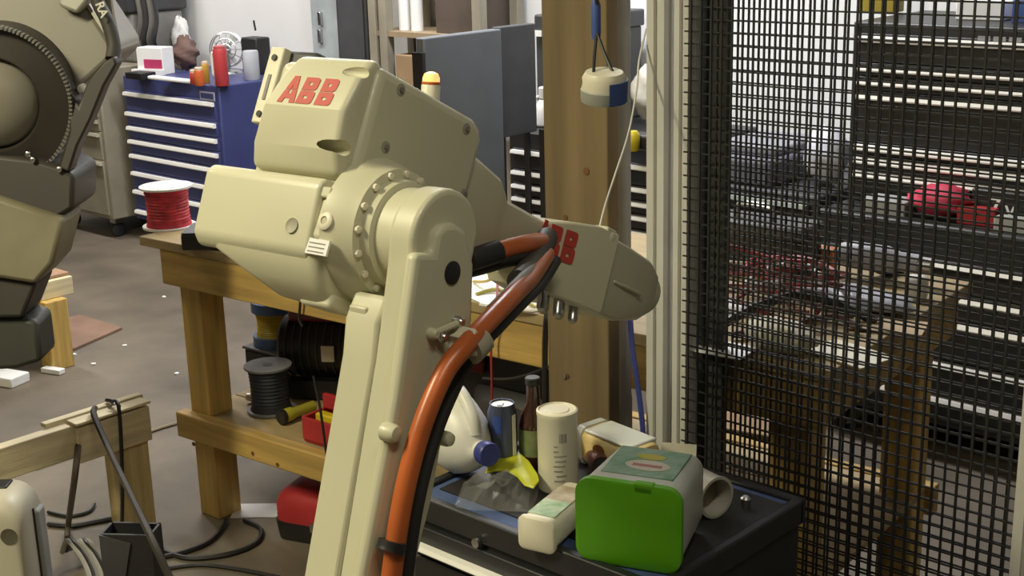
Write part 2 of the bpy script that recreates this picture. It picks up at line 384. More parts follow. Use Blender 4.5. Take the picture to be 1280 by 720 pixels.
lettering(lambda u, v, a: on_wrist(u, v*1.0, a), .058, .034, wr)
# hoses
def hose(pts, r, name, M): return MB().tube([RW(x, *rl(px, py, x)) for px, py, x in pts], r, 12, 8).build(name, M, rob)
hp = [(484, 760, .088), (490, 715, .088), (499, 650, .088), (511, 590, .088), (530, 525, .088), (556, 465, .09), (582, 432, .092), (612, 400, .08), (645, 366, .05), (665, 346, .0), (683, 318, -.055)]
hose(hp, .0145, 'orange_hose', ORG)
hose([(px+12+(6 if py > 450 else 0), py+8, x-.014) for px, py, x in hp], .0095, 'black_hose', RUB)
hose([(px+3, py-13, x-.02) for px, py, x in hp[-4:]], .009, 'signal_cable', GREYM)
hose([(572, 332, -.06), (600, 322, -.055), (630, 312, -.05), (655, 306, -.05), (672, 303, -.065), (684, 304, -.085)], .016, 'elbow_hose', ORG)
hose([(560, 342, -.06), (596, 334, -.055), (625, 326, -.05), (650, 320, -.05), (672, 312, -.07)], .014, 'elbow_cable', RUB)
hose([(585, 326, -.05), (601, 321, -.045), (622, 314, -.04)], .018, 'hose_sleeve', RUB)
hose([(648, 352, .0), (662, 335, -.03), (674, 315, -.06), (684, 297, -.085)], .019, 'wrist_sleeve', mat('sleeve_dark', (.06, .058, .048), .55))
hose([(585, 437, .085), (592, 431, .085), (600, 422, .085)], .024, 'clamp_collar', ROBD)
hose([(487, 690, .088), (489, 684, .088), (491, 676, .088)], .020, 'hose_tie', BLACK)

# ------------------------------------------------------------------ timber workbench (turned five degrees), lower shelf
BO = onz(275, 650, 0); BA = math.radians(4.9)
def BW(x, y, z): return (BO[0]+x*math.cos(BA)-y*math.sin(BA), BO[1]+x*math.sin(BA)+y*math.cos(BA), z)
TOPZ, SHZ = .885, .345
bench = thing('workbench', 'long yellow pine workbench with lower shelf, running behind the robot and fence', 'workbench', (BO[0]+.9, BO[1]+.4, 0), BA)
MB().box(-.20, 2.015, -.045, .76, TOPZ-.028, TOPZ, BW).build('tabletop', PLY, bench, bevel=.003)
MB().box(-.115, 1.99, -.040, 0, .75, TOPZ-.028, BW).build('apron', PINE, bench, bevel=.004)
MB().box(-.115, 1.99, .70, .74, .75, TOPZ-.028, BW).build('apron', PINE, bench, bevel=.004)
for xx in (-.12, 1.952): MB().box(xx, xx+.038, 0, .70, .75, TOPZ-.028, BW).build('end_apron', PINE, bench, bevel=.004)
for lx, ly in ((-.089, 0), (1.86, 0), (-.089, .611), (1.86, .611)):
    MB().box(lx, lx+.089, ly, ly+.089, 0, .75 if ly else TOPZ-.03, BW).build('leg', PINEV, bench, bevel=.004)
MB().box(-.115, 1.97, -.040, 0, .265, SHZ, BW).build('shelf_rail', PINE, bench, bevel=.004)
MB().box(-.115, 1.97, .70, .74, .265, SHZ, BW).build('shelf_rail', PINE, bench, bevel=.004)
for i in range(4):
    MB().box(-.09+.0, 1.95, .003+.175*i, .172+.175*i, SHZ-.022, SHZ-.004, BW).build('shelf_plank', PLY, bench, bevel=.002)
for px, py in ((365, 371), (316, 567), (347, 581), (242, 555)):
    d = ray(px, py); nn = np.array([-math.sin(BA), math.cos(BA), 0]); t = (-.040-(CP-np.array([BO[0], BO[1], 0])) @ nn)/(d @ nn); p = CP+d*t
    MB().lathe([(.007, -.001), (.007, .0006)], p, tuple(-nn), 12).build('knot', mat('knot_brown', (.16, .07, .02), .7), bench)

# wire spool on the bench corner
def spool(name, label, group, base, r, h, wirem, flm, fr=1.0, ft=.006):
    t = thing(name, label, 'spool', base, 0, group)
    b = Vector(tuple(map(float, base)))
    MB().lathe([(r*fr, 0), (r*fr, ft)], b, n=32).build('flange', flm, t)
    MB().lathe([(r*fr, h-ft), (r*fr, h)], b, n=32).build('flange', flm, t)
    pr = [(r*.86, ft)]
    for k in range(1, 13):
        pr += [(r*(.80+.015*random.random()+.08*abs(k/12*2-1)**3), ft+(h-2*ft)*(k-.5)/12), (r*(.77+.08*abs(k/12*2-1)**3), ft+(h-2*ft)*k/12)]
    MB().lathe(pr, b, n=28).build('wire_winding', wirem, t)
    MB().lathe([(r*.22, h+.0005), (r*.22, h+.001)], b, n=18).build('core_hole', BLACK, t)
    return t
sp = spool('wire_spool', 'red wire spool with white flanges on the left bench corner', 'wire spools', onz(212, 283, TOPZ), .080, .128, REDW, WHITE)
lp = onz(212, 283, TOPZ)
MB().prism([(-.02, -.05), (.05, -.05), (.05, .05), (-.02, .05)], lp[2]+.1285, lp[2]+.1292, lambda u, v, a: (lp[0]+u, lp[1]+v, a)).build('paper_label', PAPER, sp)
# flat black case, paper pads, tools on the left bench end
c = onz(278, 306, TOPZ)
cs = thing('flat_case', 'flat black equipment case on the bench beside the red spool', 'case', (c[0], c[1], TOPZ), math.radians(43-2))
rbox(-.10, .10, -.07, .07, .001, .048).build('case_body', BLACK, cs, bevel=.006, world=False)
rbox(-.098, .098, -.068, .068, .048, .052).build('case_lid', DGREY, cs, bevel=.002, world=False)
def pad(px, py, z, sx, sy, h, rz, label, M=PAPER, name='paper_pad', group=None, cat='paper'):
    p = onz(px, py, z); mb = MB()
    n = 4
    for i in range(n): mb.obox((p[0]+random.uniform(-.004, .004), p[1]+random.uniform(-.004, .004), z+h*(i+.5)/n), (sx, sy, h/n*.97), rz+random.uniform(-.05, .05))
    return tag(mb.build(name, M), label, cat, group)
pad(276, 290, TOPZ, .11, .08, .035, .3, 'white paper pad lying behind the flat black case', PAPER)
pad(291, 280, TOPZ, .10, .07, .055, .1, 'grey plastic tray behind the white pad on the bench', mat('tray_grey', (.30, .28, .28), .5), 'plastic_tray', None, 'tray')
p_ = onz(291, 280, TOPZ)
tag(MB().obox((p_[0], p_[1], TOPZ+.055+.0165), (.10, .045, .033), .25).build('small_carton', PAPER, bevel=.003), 'small white carton lying on the grey plastic tray', 'box')

# papers and cables on the bench middle, seen between the arm and the post
for (px, py, sx, sy, rz, lab) in [(640, 345, .21, .28, .1, 'big white paper sheet on the bench behind the orange hose'), (618, 366, .20, .15, -.3, 'small tilted white paper sheet near the bench edge behind the hose'), (662, 378, .16, .10, .2, 'narrow paper strip on the bench edge beside the timber post')]:
    p = onz(px, py, TOPZ); tag(MB().obox((p[0], p[1], TOPZ+.0015+.002*random.random()), (sx, sy, .002), rz).build('paper_sheet', PAPER), lab, 'paper', 'papers on the bench')
CABY = mat('cable_yellow', (.55, .42, .12), .5); CABW = mat('cable_white', (.7, .68, .62), .5); CABR = mat('cable_red', (.30, .03, .03), .5)
def cable(pts, r, M, label, name='cable', group=None, n=6):
    return tag(MB().tube(pts, r, n, 6).build(name, M), label, 'cable', group)
def zc(lst, z): return [tuple(onz(px, py, z+dz)) for px, py, dz in lst]
cable(zc([(592, 352, .008), (612, 350, .03), (628, 330, .06), (640, 325, .04), (655, 340, .01), (668, 350, .008)], TOPZ), .004, CABY, 'thin yellow cable looped over the bench papers')
cable(zc([(595, 368, .006), (620, 362, .012), (650, 372, .012), (672, 385, .008), (690, 392, .006)], TOPZ), .005, mat('cable_olive', (.40, .36, .10), .5), 'olive cable lying along the bench front edge')
cable(zc([(600, 381, .006), (640, 386, .008), (672, 388, .01), (688, 375, .03), (700, 362, .05)], TOPZ), .005, CABW, 'white cable curling up at the bench edge beside the post')
p0 = ony(622, 350, 2.27)
cable([tuple(onz(622, 345, TOPZ+.01)), tuple(onz(621, 378, TOPZ+.01)), BW(1.15, -.06, .80), BW(1.15, -.065, .66), BW(1.13, -.06, .52)], .003, CABR, 'thin red wire hanging down over the bench apron')
cable([tuple(onz(688, 372, TOPZ+.012)), tuple(onz(684, 392, TOPZ+.012)), BW(1.31, -.06, .82), BW(1.31, -.065, .66), BW(1.30, -.06, .5)], .007, BLACK, 'thick black cable hanging down beside the timber post')
cable([BW(1.42, -.06, .845), BW(1.34, -.062, .78), BW(1.22, -.06, .72), BW(1.12, -.06, .70)], .004, BLACK, 'thin dark cable drooping across the bench apron')

# things on the lower shelf
spool('wire_spool', 'dark grey cable spool standing on the lower shelf', 'wire spools', onz(339, 512, SHZ), .072, .145, mat('cable_slate', (.03, .033, .045), .5), mat('flange_grey', (.22, .22, .22), .5))
yb = onz(352, 470, SHZ)
bx = thing('storage_box', 'black storage box under the yellow spool on the lower shelf', 'box', (yb[0]-.06, yb[1]+.05, SHZ), BA)
rbox(-.09, .09, -.08, .08, 0, .075).build('box_body', BLACK, bx, bevel=.008, world=False)
rbox(-.095, .095, -.085, .085, .075, .085).build('box_lid', DGREY, bx, bevel=.005, world=False)
ysp = spool('wire_spool', 'yellow cable spool with blue flanges on the black box', 'wire spools', (yb[0]-.075, yb[1]+.05, SHZ+.085), .078, .150, mat('cable_yellow_bright', (.46, .35, .02), .5), mat('flange_blue', (.05, .10, .26), .4), 1.0, .034)
# electric motor
mo = onz(410, 487, SHZ)
mt = thing('electric_motor', 'dark electric motor with red top cover on the lower shelf', 'motor', (mo[0], mo[1], SHZ), BA+.5)
def ML(x, y, z): return (x, y, z)
mb = MB(); mb.lathe([(.085, -.13), (.095, -.12), (.095, .12), (.085, .13)], (0, 0, .15), (1, 0, 0), 28); mb.build('motor_body', BLACK, mt, world=False)
for i in range(9): MB().lathe([(.100, -.002), (.100, .002)], (-.1+.025*i, 0, .15), (1, 0, 0), 24).build('cooling_fin', DGREY, mt, world=False)
rbox(-.10, .10, -.05, .05, .235, .30).build('terminal_cover', mat('maroon', (.16, .02, .025), .4), mt, bevel=.012, world=False)
for s_ in (-1, 1): rbox(-.1, .1, s_*.07-.02, s_*.07+.02, 0, .06).build('foot', BLACK, mt, world=False)
MB().lathe([(.018, .13), (.018, .18)], (0, 0, .15), (1, 0, 0), 14).build('shaft', STEEL, mt, world=False)
rbox(.02, .06, -.108, -.1, .13, .18).build('rating_plate', CREAM, mt, world=False)
fl0, fl1 = Vector(onz(353, 521, SHZ+.022)), Vector(onz(392, 507, SHZ+.022))
fd = (fl1-fl0)
ft_ = thing('flashlight', 'yellow green flashlight lying on the lower shelf', 'flashlight', (fl0.x, fl0.y, SHZ))
MB().lathe([(.019, 0), (.021, .01), (.021, .03), (.016, .045), (.016, fd.length)], fl0, fd, 18).build('barrel', mat('olive_yellow', (.40, .36, .03), .45), ft_)
MB().lathe([(.022, -.008), (.022, .006)], fl0, fd, 18).build('bezel', BLACK, ft_)
tr = onz(446, 552, SHZ)
tc_ = thing('tool_tray', 'red open tool tray on the lower shelf beside the robot', 'tray', (tr[0], tr[1], SHZ), BA)
rbox(-.13, .16, -.08, .10, .0, .008).build('tray_floor', RED, tc_, world=False)
for (a, b, cc, d) in ((-.13, .16, -.085, -.075), (-.13, .16, .095, .105), (-.135, -.125, -.08, .10), (.155, .165, -.08, .10)):
    rbox(a, b, cc, d, .008, .075).build('tray_side', RED, tc_, bevel=.002, world=False)
rbox(-.13, .16, .0, .015, .075, .12).build('tray_handle', RED, tc_, bevel=.004, world=False)
rbox(-.10, .0, -.06, -.03, .0085, .085).build('tray_insert', YEL, tc_, bevel=.004, world=False)
bit = onz(300, 505, SHZ)
tag(MB().lathe([(.012, 0), (.014, .03), (.008, .06), (.008, .12)], (bit[0]+.0, bit[1]+.03, SHZ+.0155), (.8, .3, 0), 12).build('drill_bit', STEEL), 'small shiny steel bit beside the bench leg', 'tool')
# backpack on the shelf beyond the arm
bp = BW(1.03, .28, SHZ)
bk = thing('backpack', 'black backpack standing on the lower shelf beyond the robot', 'bag', bp, BA)
secs = []
for z, k in ((0, .9), (.05, 1), (.2, 1), (.32, .95), (.39, .75), (.42, .4)):
    secs.append([(x, y, z) for x, y in rrect(-.25*k, .25*k, -.12*k, .12*k, .06*k)])
MB().loft(secs).build('bag_body', BLACK, bk, world=False, ang=60)
MB().tube([(-.06, 0, .41), (-.03, 0, .45), (.03, 0, .45), (.06, 0, .41)], .01, 8, 5).build('bag_handle', RUB, bk, world=False)
MB().loft([[(x, -.125-.03*k, z) for x, z in rrect(-.12*(1-.3*k), .12*(1-.3*k), .05, .24-.03*k, .03)] for k in (0, .7, 1)]).build('front_pocket', DGREY, bk, world=False)
MB().box(-.2, -.08, -.135, -.12, .27, .36).build('red_flap', mat('dark_red_cloth', (.16, .02, .02), .8), bk, world=False, bevel=.006)

# under the bench: red case, paper
rc = onz(392, 668, 0)
rt = thing('carry_case', 'red plastic carry case with black base on the floor under the bench', 'case', (rc[0]+.06, rc[1]+.09, 0), BA+.25)
MB().loft([[(x, y, z) for x, y in rrect(-.19*k, .19*k, -.13*k, .13*k, .04)] for z, k in ((0, .97), (.05, 1), (.06, 1))]).build('case_base', BLACK, rt, world=False)
MB().loft([[(x, y, z) for x, y in rrect(-.19*k, .19*k, -.13*k, .13*k, .05)] for z, k in ((.06, 1), (.11, 1), (.14, .93), (.155, .8))]).build('case_lid', RED, rt, world=False, ang=60)
rbox(-.05, .05, -.142, -.128, .045, .075).build('latch', STEEL, rt, world=False, bevel=.003)
MB().tube([(-.06, 0, .15), (-.05, 0, .175), (.05, 0, .175), (.06, 0, .15)], .009, 8, 4).build('handle', BLACK, rt, world=False)
pp = onz(322, 639, 0)
tag(MB().obox((pp[0], pp[1], .002), (.15, .10, .003), .72).build('paper_sheet', PAPER), 'white paper lying on the floor beside the red case', 'paper')
SCR = ['nearest the small table leg', 'beyond the tip of the brown board', 'close to the workbench leg', 'farthest out on the open floor', 'between the small table and workbench']
for i, (px, py) in enumerate([(93, 444), (156, 433), (221, 468), (205, 372), (117, 456)]):
    p = onz(px, py, 0)
    tag(MB().obox((p[0], p[1], .004), (.018, .014, .006), i).build('paper_scrap', PAPER), 'tiny white scrap on the concrete ' + SCR[i], 'scrap', 'scraps on the floor')

# ------------------------------------------------------------------ timber post, conduit, hanging roll, string
pa, pb = ony(681, 260, 2.135), ony(760, 260, 2.135)
tp = thing('timber_post', 'tall brown timber plank post standing between bench and fence', 'post', ((pa[0]+pb[0])/2, 2.153, 0))
rbox(pa[0], pb[0], 2.135, 2.172, 0, CEIL).build('plank', POSTM, tp, bevel=.004)
for px, py, r_ in ((733, 214, .008), (709, 470, .006), (707, 272, .006)):
    q = ony(px, py, 2.1345); MB().lathe([(r_, 0), (r_, .0012), (r_*.6, .0016)], q, (0, -1, 0), 14).build('knot', MATS['knot_brown'], tp)
q = ony(706, 470, 2.1345); MB().lathe([(.0055, .0012), (.0055, .004), (.003, .005)], q, (0, -1, 0), 12).build('bolt_head', STEEL, tp)
pc = ony(780, 150, 2.228)
tag(MB().lathe([(.014, 0), (.014, CEIL)], (pc[0], 2.228, 0), n=14).build('conduit_pole', mat('pole_grey', (.30, .29, .26), .5)), 'slim grey conduit pole directly behind the timber post', 'pole')
hr = Vector(dep(755, 108, 2.45))
ht = thing('hanging_roll', 'cream and blue tape roll hanging on a cord before the timber post', 'roll', hr-Vector((0, 0, .03)))
ax_ = (.12, -.1, 1)
MB().lathe([(.030, -.028), (.039, -.026), (.041, -.004), (.039, .006), (.040, .016), (.034, .027), (.012, .028)], hr, ax_, 32).build('roll_body', CREAM, ht)
MB().lathe([(.0405, -.027), (.0418, -.023), (.0425, -.005), (.041, -.003)], hr, ax_, 32, False).build('grey_band', mat('band_grey', (.36, .37, .33), .5), ht)
rp = Vector(RT)
a0 = Vector(ax_).normalized(); sx = a0.cross(Vector((0, 0, 1)).cross(a0)).normalized()
R2 = Vector(RT); R2 = (R2-a0*R2.dot(a0)).normalized(); F2 = a0.cross(R2)
if F2.dot(Vector(FW)) > 0: F2 = -F2
mb = MB(); secs = []
for h_, r_ in ((-.026, .0432), (.014, .0432)):
    secs.append([tuple(hr+a0*h_+(R2*math.cos(t)+F2*math.sin(t))*rr) for t, rr in [(math.radians(q), r_) for q in range(-60, 81, 10)]+[(math.radians(q), r_-.003) for q in range(80, -61, -10)]])
mb.loft(secs).build('blue_wrap', mat('tape_blue', (.05, .09, .27), .5), ht)
k0 = Vector(dep(746, 40, 2.46)); kt = Vector((k0.x, k0.y, CEIL))
MB().tube([kt, k0], .004, 8, 1).build('cord', BLACK, ht)
MB().lathe([(.007, -.03), (.009, -.02), (.009, .03), (.006, .04)], Vector(dep(745, 28, 2.46)), (0, 0, 1), 12).build('blue_clip', mat('clip_blue', (.06, .11, .35), .5), ht)
for a, b in (((743, 70), (742, 93)), ((757, 70), (771, 101))):
    MB().tube([k0, Vector(dep(*a, 2.45)), Vector(dep(*b, 2.435))], .003, 6, 4).build('cord_strand', BLACK, ht)
sp_ = [dep(808, 36, 2.72), dep(799, 75, 2.7), dep(796, 110, 2.68), dep(786, 165, 2.62), dep(770, 215, 2.55), dep(757, 255, 2.5), Vector(AW(-.10, .597, .157))]
tag(MB().tube(sp_, .0022, 6, 6).build('white_string', CABW), 'thin white string running from the fence post down to the robot wrist', 'string')

# ------------------------------------------------------------------ fence
FY = 2.20
def profile(x0, x1, y0, y1, name, label, group=None):
    """T-slot extrusion with one groove per face"""
    cx, cy = (x0+x1)/2, (y0+y1)/2; w, d = (x1-x0)/2, (y1-y0)/2; g = .0045; dp = .010; pts = []
    # closed outline with a slot in the middle of each side
    P = [(-w, -d), (-g, -d), (-g, -d+dp), (g, -d+dp), (g, -d), (w, -d), (w, -g), (w-dp, -g), (w-dp, g), (w, g), (w, d), (g, d), (g, d-dp), (-g, d-dp), (-g, d), (-w, d), (-w, g), (-w+dp, g), (-w+dp, -g), (-w, -g)]
    mb = MB(); n = len(P)
    mb.add([(cx+u, cy+v, z) for z in (0.0, 2.35) for u, v in P], [(i, (i+1) % n, n+(i+1) % n, n+i) for i in range(n)] + [tuple(range(n))[::-1], tuple(range(n, 2*n))])
    t = thing(name, label, 'post', (cx, cy, 0), 0, group)
    mb.build('extrusion', ALU, t, flat=True)
    rbox(x0, x1, y0-.03, y1, 0, .012).build('base_plate', STEEL, t)
    rbox(x0, x1, y0, y1, 2.35, 2.356).build('end_cap', BLACK, t)
    return t
gx0, gx1 = ony(808, 300, FY)[0], ony(829, 300, FY)[0]
profile(gx0, gx1, FY, FY+.042, 'fence_post', 'aluminium slotted fence post beside the timber post', 'fence posts')
hx0, hx1 = ony(841, 300, FY+.02)[0], ony(858, 300, FY+.02)[0]
profile(hx0, hx1, FY+.02, FY+.062, 'fence_post', 'aluminium slotted frame post holding the black mesh edge', 'fence posts')
rx0 = ony(1272, 600, FY)[0]
profile(rx0, rx0+.045, FY-.005, FY+.065, 'fence_post', 'aluminium slotted fence post at the right edge of the picture', 'fence posts')
def mesh_panel(x0, x1, y, pitch, label, off=0, tilt=0):
    t = thing('mesh_panel', label, 'fence panel', ((x0+x1)/2, y, .06), 0, 'fence mesh panels')
    mb = MB(); x = x0+off; r = .0018
    while x < x1: mb.box(x-r, x+r, y-r, y+r, .07, 2.33); x += pitch
    mb.build('vertical_wires', RUB, t, flat=True)['kind'] = 'stuff'
    mb = MB(); z = .07+off*.7
    while z < 2.33:
        mb.box(x0, x1, y+r*.6, y+r*2.2, z-r*.85, z+r*.85); z += pitch
    mb.build('horizontal_wires', RUB, t, flat=True)['kind'] = 'stuff'
    rbox(x0, x1, y-.004, y+.008, .06, .075).build('bottom_rail', RUB, t)
    rbox(x0, x1, y-.004, y+.008, 2.325, 2.34).build('top_rail', RUB, t)
    return t
fx = ony(1200, 300, FY+.004)[0]; mesh_panel(hx1+.001, rx0, FY+.004, .0238, 'black square wire mesh of the fence facing the viewer', (fx-hx1-.001) % .0238)
fx = ony(1200, 300, FY+.068)[0]; mesh_panel(hx1+.004, rx0, FY+.068, .0238, 'second black wire mesh behind the front fence mesh', (fx-hx1-.004) % .0238)
dx0, dx1 = ony(866, 300, FY+.076)[0], ony(906, 300, FY+.076)[0]
tag(rbox(dx0, dx1, FY+.0765, FY+.092, 0, 2.35).build('dark_upright', mat('upright_dark', (.05, .052, .047), .6), bevel=.002), 'dark flat upright directly behind the fence mesh', 'post')

# ------------------------------------------------------------------ tool chests along the back wall
def chest(name, label, x0, x1, y0, y1, z0, z1, hz, M, hw=.02, inset=.03, caster=True, hm=None, group=None):
    t = thing(name, label, 'tool chest', ((x0+x1)/2, (y0+y1)/2, 0 if caster else z0), 0, group)
    rbox(x0, x1, y0, y1, z0, z1).build('body', M, t, bevel=.008)
    zz = sorted(hz); b0 = z0+.02
    for i, z in enumerate(zz):
        top = min(z+hw*.9, z1-.01)
        d = rbox(x0+inset, x1-inset, y0-.012, y0+.004, b0+.004, top).build('drawer', M, t, bevel=.003)
        mb = MB(); mb.prism([(-.012, -hw/2), (-.030, -hw/2), (-.034, -hw/4), (-.030, hw/2), (-.012, hw/2)], x0+inset+.004, x1-inset-.004, lambda u, v, a: (a, y0+u, z+v))
        mb.build('handle', hm or CHROME, d, ang=25)
        b0 = top
    if caster:
        for cx in (x0+.08, x1-.08):
            for cy in (y0+.07, y1-.07):
                cs = rbox(cx-.03, cx+.03, cy-.03, cy+.03, .085, z0).build('caster_fork', STEEL, t)
                MB().lathe([(.035, -.014), (.042, -.01), (.042, .01), (.035, .014)], (cx, cy, .042), (1, 0, 0), 18).build('caster_wheel', RUB, cs)
    return t
BX0, BX1, BY = -6.83, -5.92, 4.16
hzB = [ony(px, py, BY-.03)[2] for px, py in [(152, 117), (155, 142), (157, 160), (160, 177), (162, 195), (165, 217), (168, 240), (171, 265)]]
bc = chest('tool_chest', 'blue rolling tool chest with white drawer handles by the back wall', BX0, BX1, BY, 4.72, .12, .945, hzB, BLUE, .022)
q = ony(210, 110, BY)
MB().lathe([(.010, 0), (.010, .01)], (q[0], BY-.002, q[2]), (0, -1, 0), 14).build('lock', STEEL, bc)
q = ony(259, 120, BY-.015)
rbox(q[0]-.065, q[0]+.065, BY-.016, BY-.012, q[2]-.022, q[2]+.022).build('badge', mat('badge_grey', (.42, .42, .48), .4), bc)
rbox(q[0]-.055, q[0]+.055, BY-.018, BY-.016, q[2]-.014, q[2]+.014).build('badge_field', BLUE, bc)
# beige cabinet and grey machine on it
hzC = [ony(px, py, 4.02)[2] for px, py in [(131, 207), (128, 171), (125, 154), (121, 140)]]
chest('tool_cabinet', 'beige grey steel drawer cabinet left of the blue chest', -7.55, -6.90, 4.05, 4.70, .12, .985, hzC, BEIGE, .02, hm=mat('handle_beige', (.55, .50, .40), .4, .3))
g = thing('grey_machine', 'grey boxy machine with black top standing on the beige cabinet', 'machine', (-7.26, 4.52, .985))
rbox(-7.54, -6.98, 4.34, 4.70, .985, 1.27).build('machine_body', GREYM, g, bevel=.02)
rbox(-7.56, -6.96, 4.32, 4.72, 1.27, 1.48).build('machine_top', DGREY, g, bevel=.015)
rbox(-7.5, -7.02, 4.328, 4.342, 1.235, 1.262).build('vent_strip', BLACK, g)
for k in range(4):
    xx = -7.02+.05*k
    MB().tube([(xx, 4.42, 1.62-.05*k), (xx+.10, 4.36, 1.45), (xx+.10, 4.38, 1.25), (xx+.02, 4.40, 1.12), (xx-.03, 4.45, 1.06)], .022-.003*k, 8, 6).build('machine_hose', DGREY if k % 2 else GREYM, g)
# on top of the blue chest
CT = .945
def ct(px, py): p = onz(px, py, CT); return Vector((p[0], p[1], CT))
def lay(name, M, label, cat, p, size, rz=0, bev=.004, group=None):
    return tag(MB().obox((p[0], p[1], p[2]+size[2]/2), size, rz).build(name, M, bevel=bev), label, cat, group)
p = ct(196, 92); t = thing('carton', 'white carton with pink panel on the blue chest', 'box', p, .3)
rbox(-.09, .09, -.05, .05, 0, .15).build('carton_body', PAPER, t, world=False, bevel=.003)
rbox(-.04, .085, -.053, -.05, .035, .085).build('pink_panel', mat('pink_print', (.55, .05, .16), .5), t, world=False)
rbox(-.12, .10, -.07, -.045, 0, .03).build('carton_flap', PAPER, t, world=False)
lay('flat_pouch', BLACK, 'flat black pouch at the left front of the blue chest top', 'pouch', ct(176, 98), (.14, .10, .035), .1)
def lump(c, sx, sy, sz, amp, seed, n=22, m=14):
    amp *= .7
    rnd = random.Random(seed); ph = [(rnd.uniform(1, 5), rnd.uniform(1, 5), rnd.uniform(0, 6)) for _ in range(4)]
    mb = MB(); secs = []
    for j in range(m):
        th = math.pi*(.04+.92*j/(m-1)); row = []
        for i in range(n):
            a = 2*math.pi*i/n; k = 1+amp*sum(math.sin(f1*a+f2*th*2+p0) for f1, f2, p0 in [(round(x), round(y), z) for x, y, z in ph])/2.2
            row.append((c[0]+sx*k*math.sin(th)*math.cos(a), c[1]+sy*k*math.sin(th)*math.sin(a), c[2]+sz+sz*k*-math.cos(th)*(1 if j else 1)))
        secs.append(row)
    mn = min(p[2] for r in secs for p in r); d = c[2]-mn
    return mb.loft([[(x, y, z+d) for x, y, z in r] for r in secs])
p = ct(234, 88); tag(lump(p, .09, .06, .09, .22, 3).build('crumpled_bag', mat('brown_bag', (.17, .10, .085), .7), ang=70), 'crumpled brown bag behind the white carton on the chest', 'bag')
p = ct(218, 84); p = Vector((p.x, 4.62, CT)); tag(lump(p, .06, .05, .13, .2, 5).build('white_bag', PAPER, ang=70), 'white plastic bag propped at the back of the chest top', 'bag')
p = ct(215, 102); tag(MB().obox((p.x, p.y, CT+.012), (.30, .05, .018), .25, 0, .05).build('paper_roll', PAPER, bevel=.006), 'loose white paper roll at the front of the chest top', 'paper')
def can(name, label, cat, p, r, h, M, capm=None, n=20, group=None, capname='lid'):
    t = thing(name, label, cat, p, 0, group)
    MB().lathe([(r*.94, 0), (r, .004), (r, h*.94), (r*.9, h)], p, n=n).build('can_body', M, t)
    if capm: MB().lathe([(r*.85, h), (r*.85, h+.012), (r*.7, h+.016)], p, n=n).build(capname, capm, t)
    return t
can('white_tub', 'white tub behind the orange bottles on the chest', 'tub', ct(254, 98)+Vector((0, .1, 0)), .034, .12, WHITE, PAPER)
sc = can('spray_can', 'tall red spray can at the chest front corner', 'can', ct(278, 107), .036, .19, mat('can_red', (.50, .05, .06), .4), mat('cap_red', (.45, .10, .1), .4), capname='cap')
p = ct(278, 107); MB().box(p.x-.037, p.x-.022, p.y-.032, p.y-.02, CT+.06, CT+.17).build('white_stripe', PAPER, sc)
for i, (px, py, r, h, colr, lb) in enumerate([(250, 107, .026, .08, (.55, .12, .03), 'orange bottle beside the tall red spray can'), (258, 104, .02, .10, (.60, .36, .05), 'amber bottle between the orange bottles and spray can'), (243, 105, .022, .06, (.45, .05, .04), 'short red bottle left of the orange bottle')]):
    can('small_bottle', lb, 'bottle', ct(px, py), r, h, mat('bottle_paint_%d' % i, colr, .4), mat('cap_pale', (.65, .5, .35), .5), 14, 'small bottles on the chest', 'cap')
# wire desk fan
fc = Vector(ony(285, 62, 4.55)); ft2 = thing('desk_fan', 'small round wire guard desk fan at the back of the chest', 'fan', (fc.x, fc.y, CT))
MB().lathe([(.07, 0), (.06, .012), (.012, .02)], (fc.x, fc.y, CT)).build('fan_base', STEEL, ft2)
MB().tube([(fc.x, fc.y, CT+.015), (fc.x, fc.y, fc.z)], .009, 8, 1).build('fan_stem', STEEL, ft2)
fd_ = Vector((.55, -.8, .1)).normalized(); fu = Vector((0, 0, 1)); fr_ = fd_.cross(fu).normalized(); fu = fr_.cross(fd_)
for k, (rr, off) in enumerate([(.095, 0), (.095, .03), (.06, .04), (.03, .045)]):
    MB().tube([fc+fd_*off+(fr_*math.cos(2*math.pi*i/24)+fu*math.sin(2*math.pi*i/24))*rr for i in range(25)], .003, 5, 1).build('guard_ring', STEEL, ft2)
mb = MB()
for i in range(12):
    a = 2*math.pi*i/12; d = fr_*math.cos(a)+fu*math.sin(a); mb.tube([fc+d*.095, fc+fd_*.04+d*.05, fc+fd_*.045], .002, 4, 3)
mb.build('guard_spokes', STEEL, ft2)['kind'] = 'stuff'
for i in range(3):
    a = 2*math.pi*i/3; d = fr_*math.cos(a)+fu*math.sin(a); e = fd_.cross(d)
    MB().add([tuple(fc+d*.015+fd_*.015), tuple(fc+d*.08-e*.03+fd_*.01), tuple(fc+d*.085+e*.02+fd_*.025), tuple(fc+d*.02+e*.012+fd_*.02)], [(0, 1, 2, 3)]).build('fan_blade', FROST, ft2)
MB().lathe([(.02, 0), (.02, .03)], fc, tuple(fd_), 14).build('fan_hub', STEEL, ft2)
can('grey_mug', 'pale grey cup at the right end of the blue chest', 'cup', ct(306, 101)+Vector((0, .05, 0)), .042, .155, mat('mug_grey', (.50, .52, .58), .5), None)
p = ct(311, 92); t = thing('black_device', 'black boxy device behind the pale grey cup', 'device', (p.x, 4.62, CT))
rbox(p.x-.03, p.x+.11, 4.57, 4.67, CT, CT+.20).build('device_body', BLACK, t, bevel=.01)
MB().tube([(p.x+.05, 4.62, CT+.235), (p.x+.04, 4.62, CT+.29)], .006, 6, 1).build('aerial', BLACK, t)

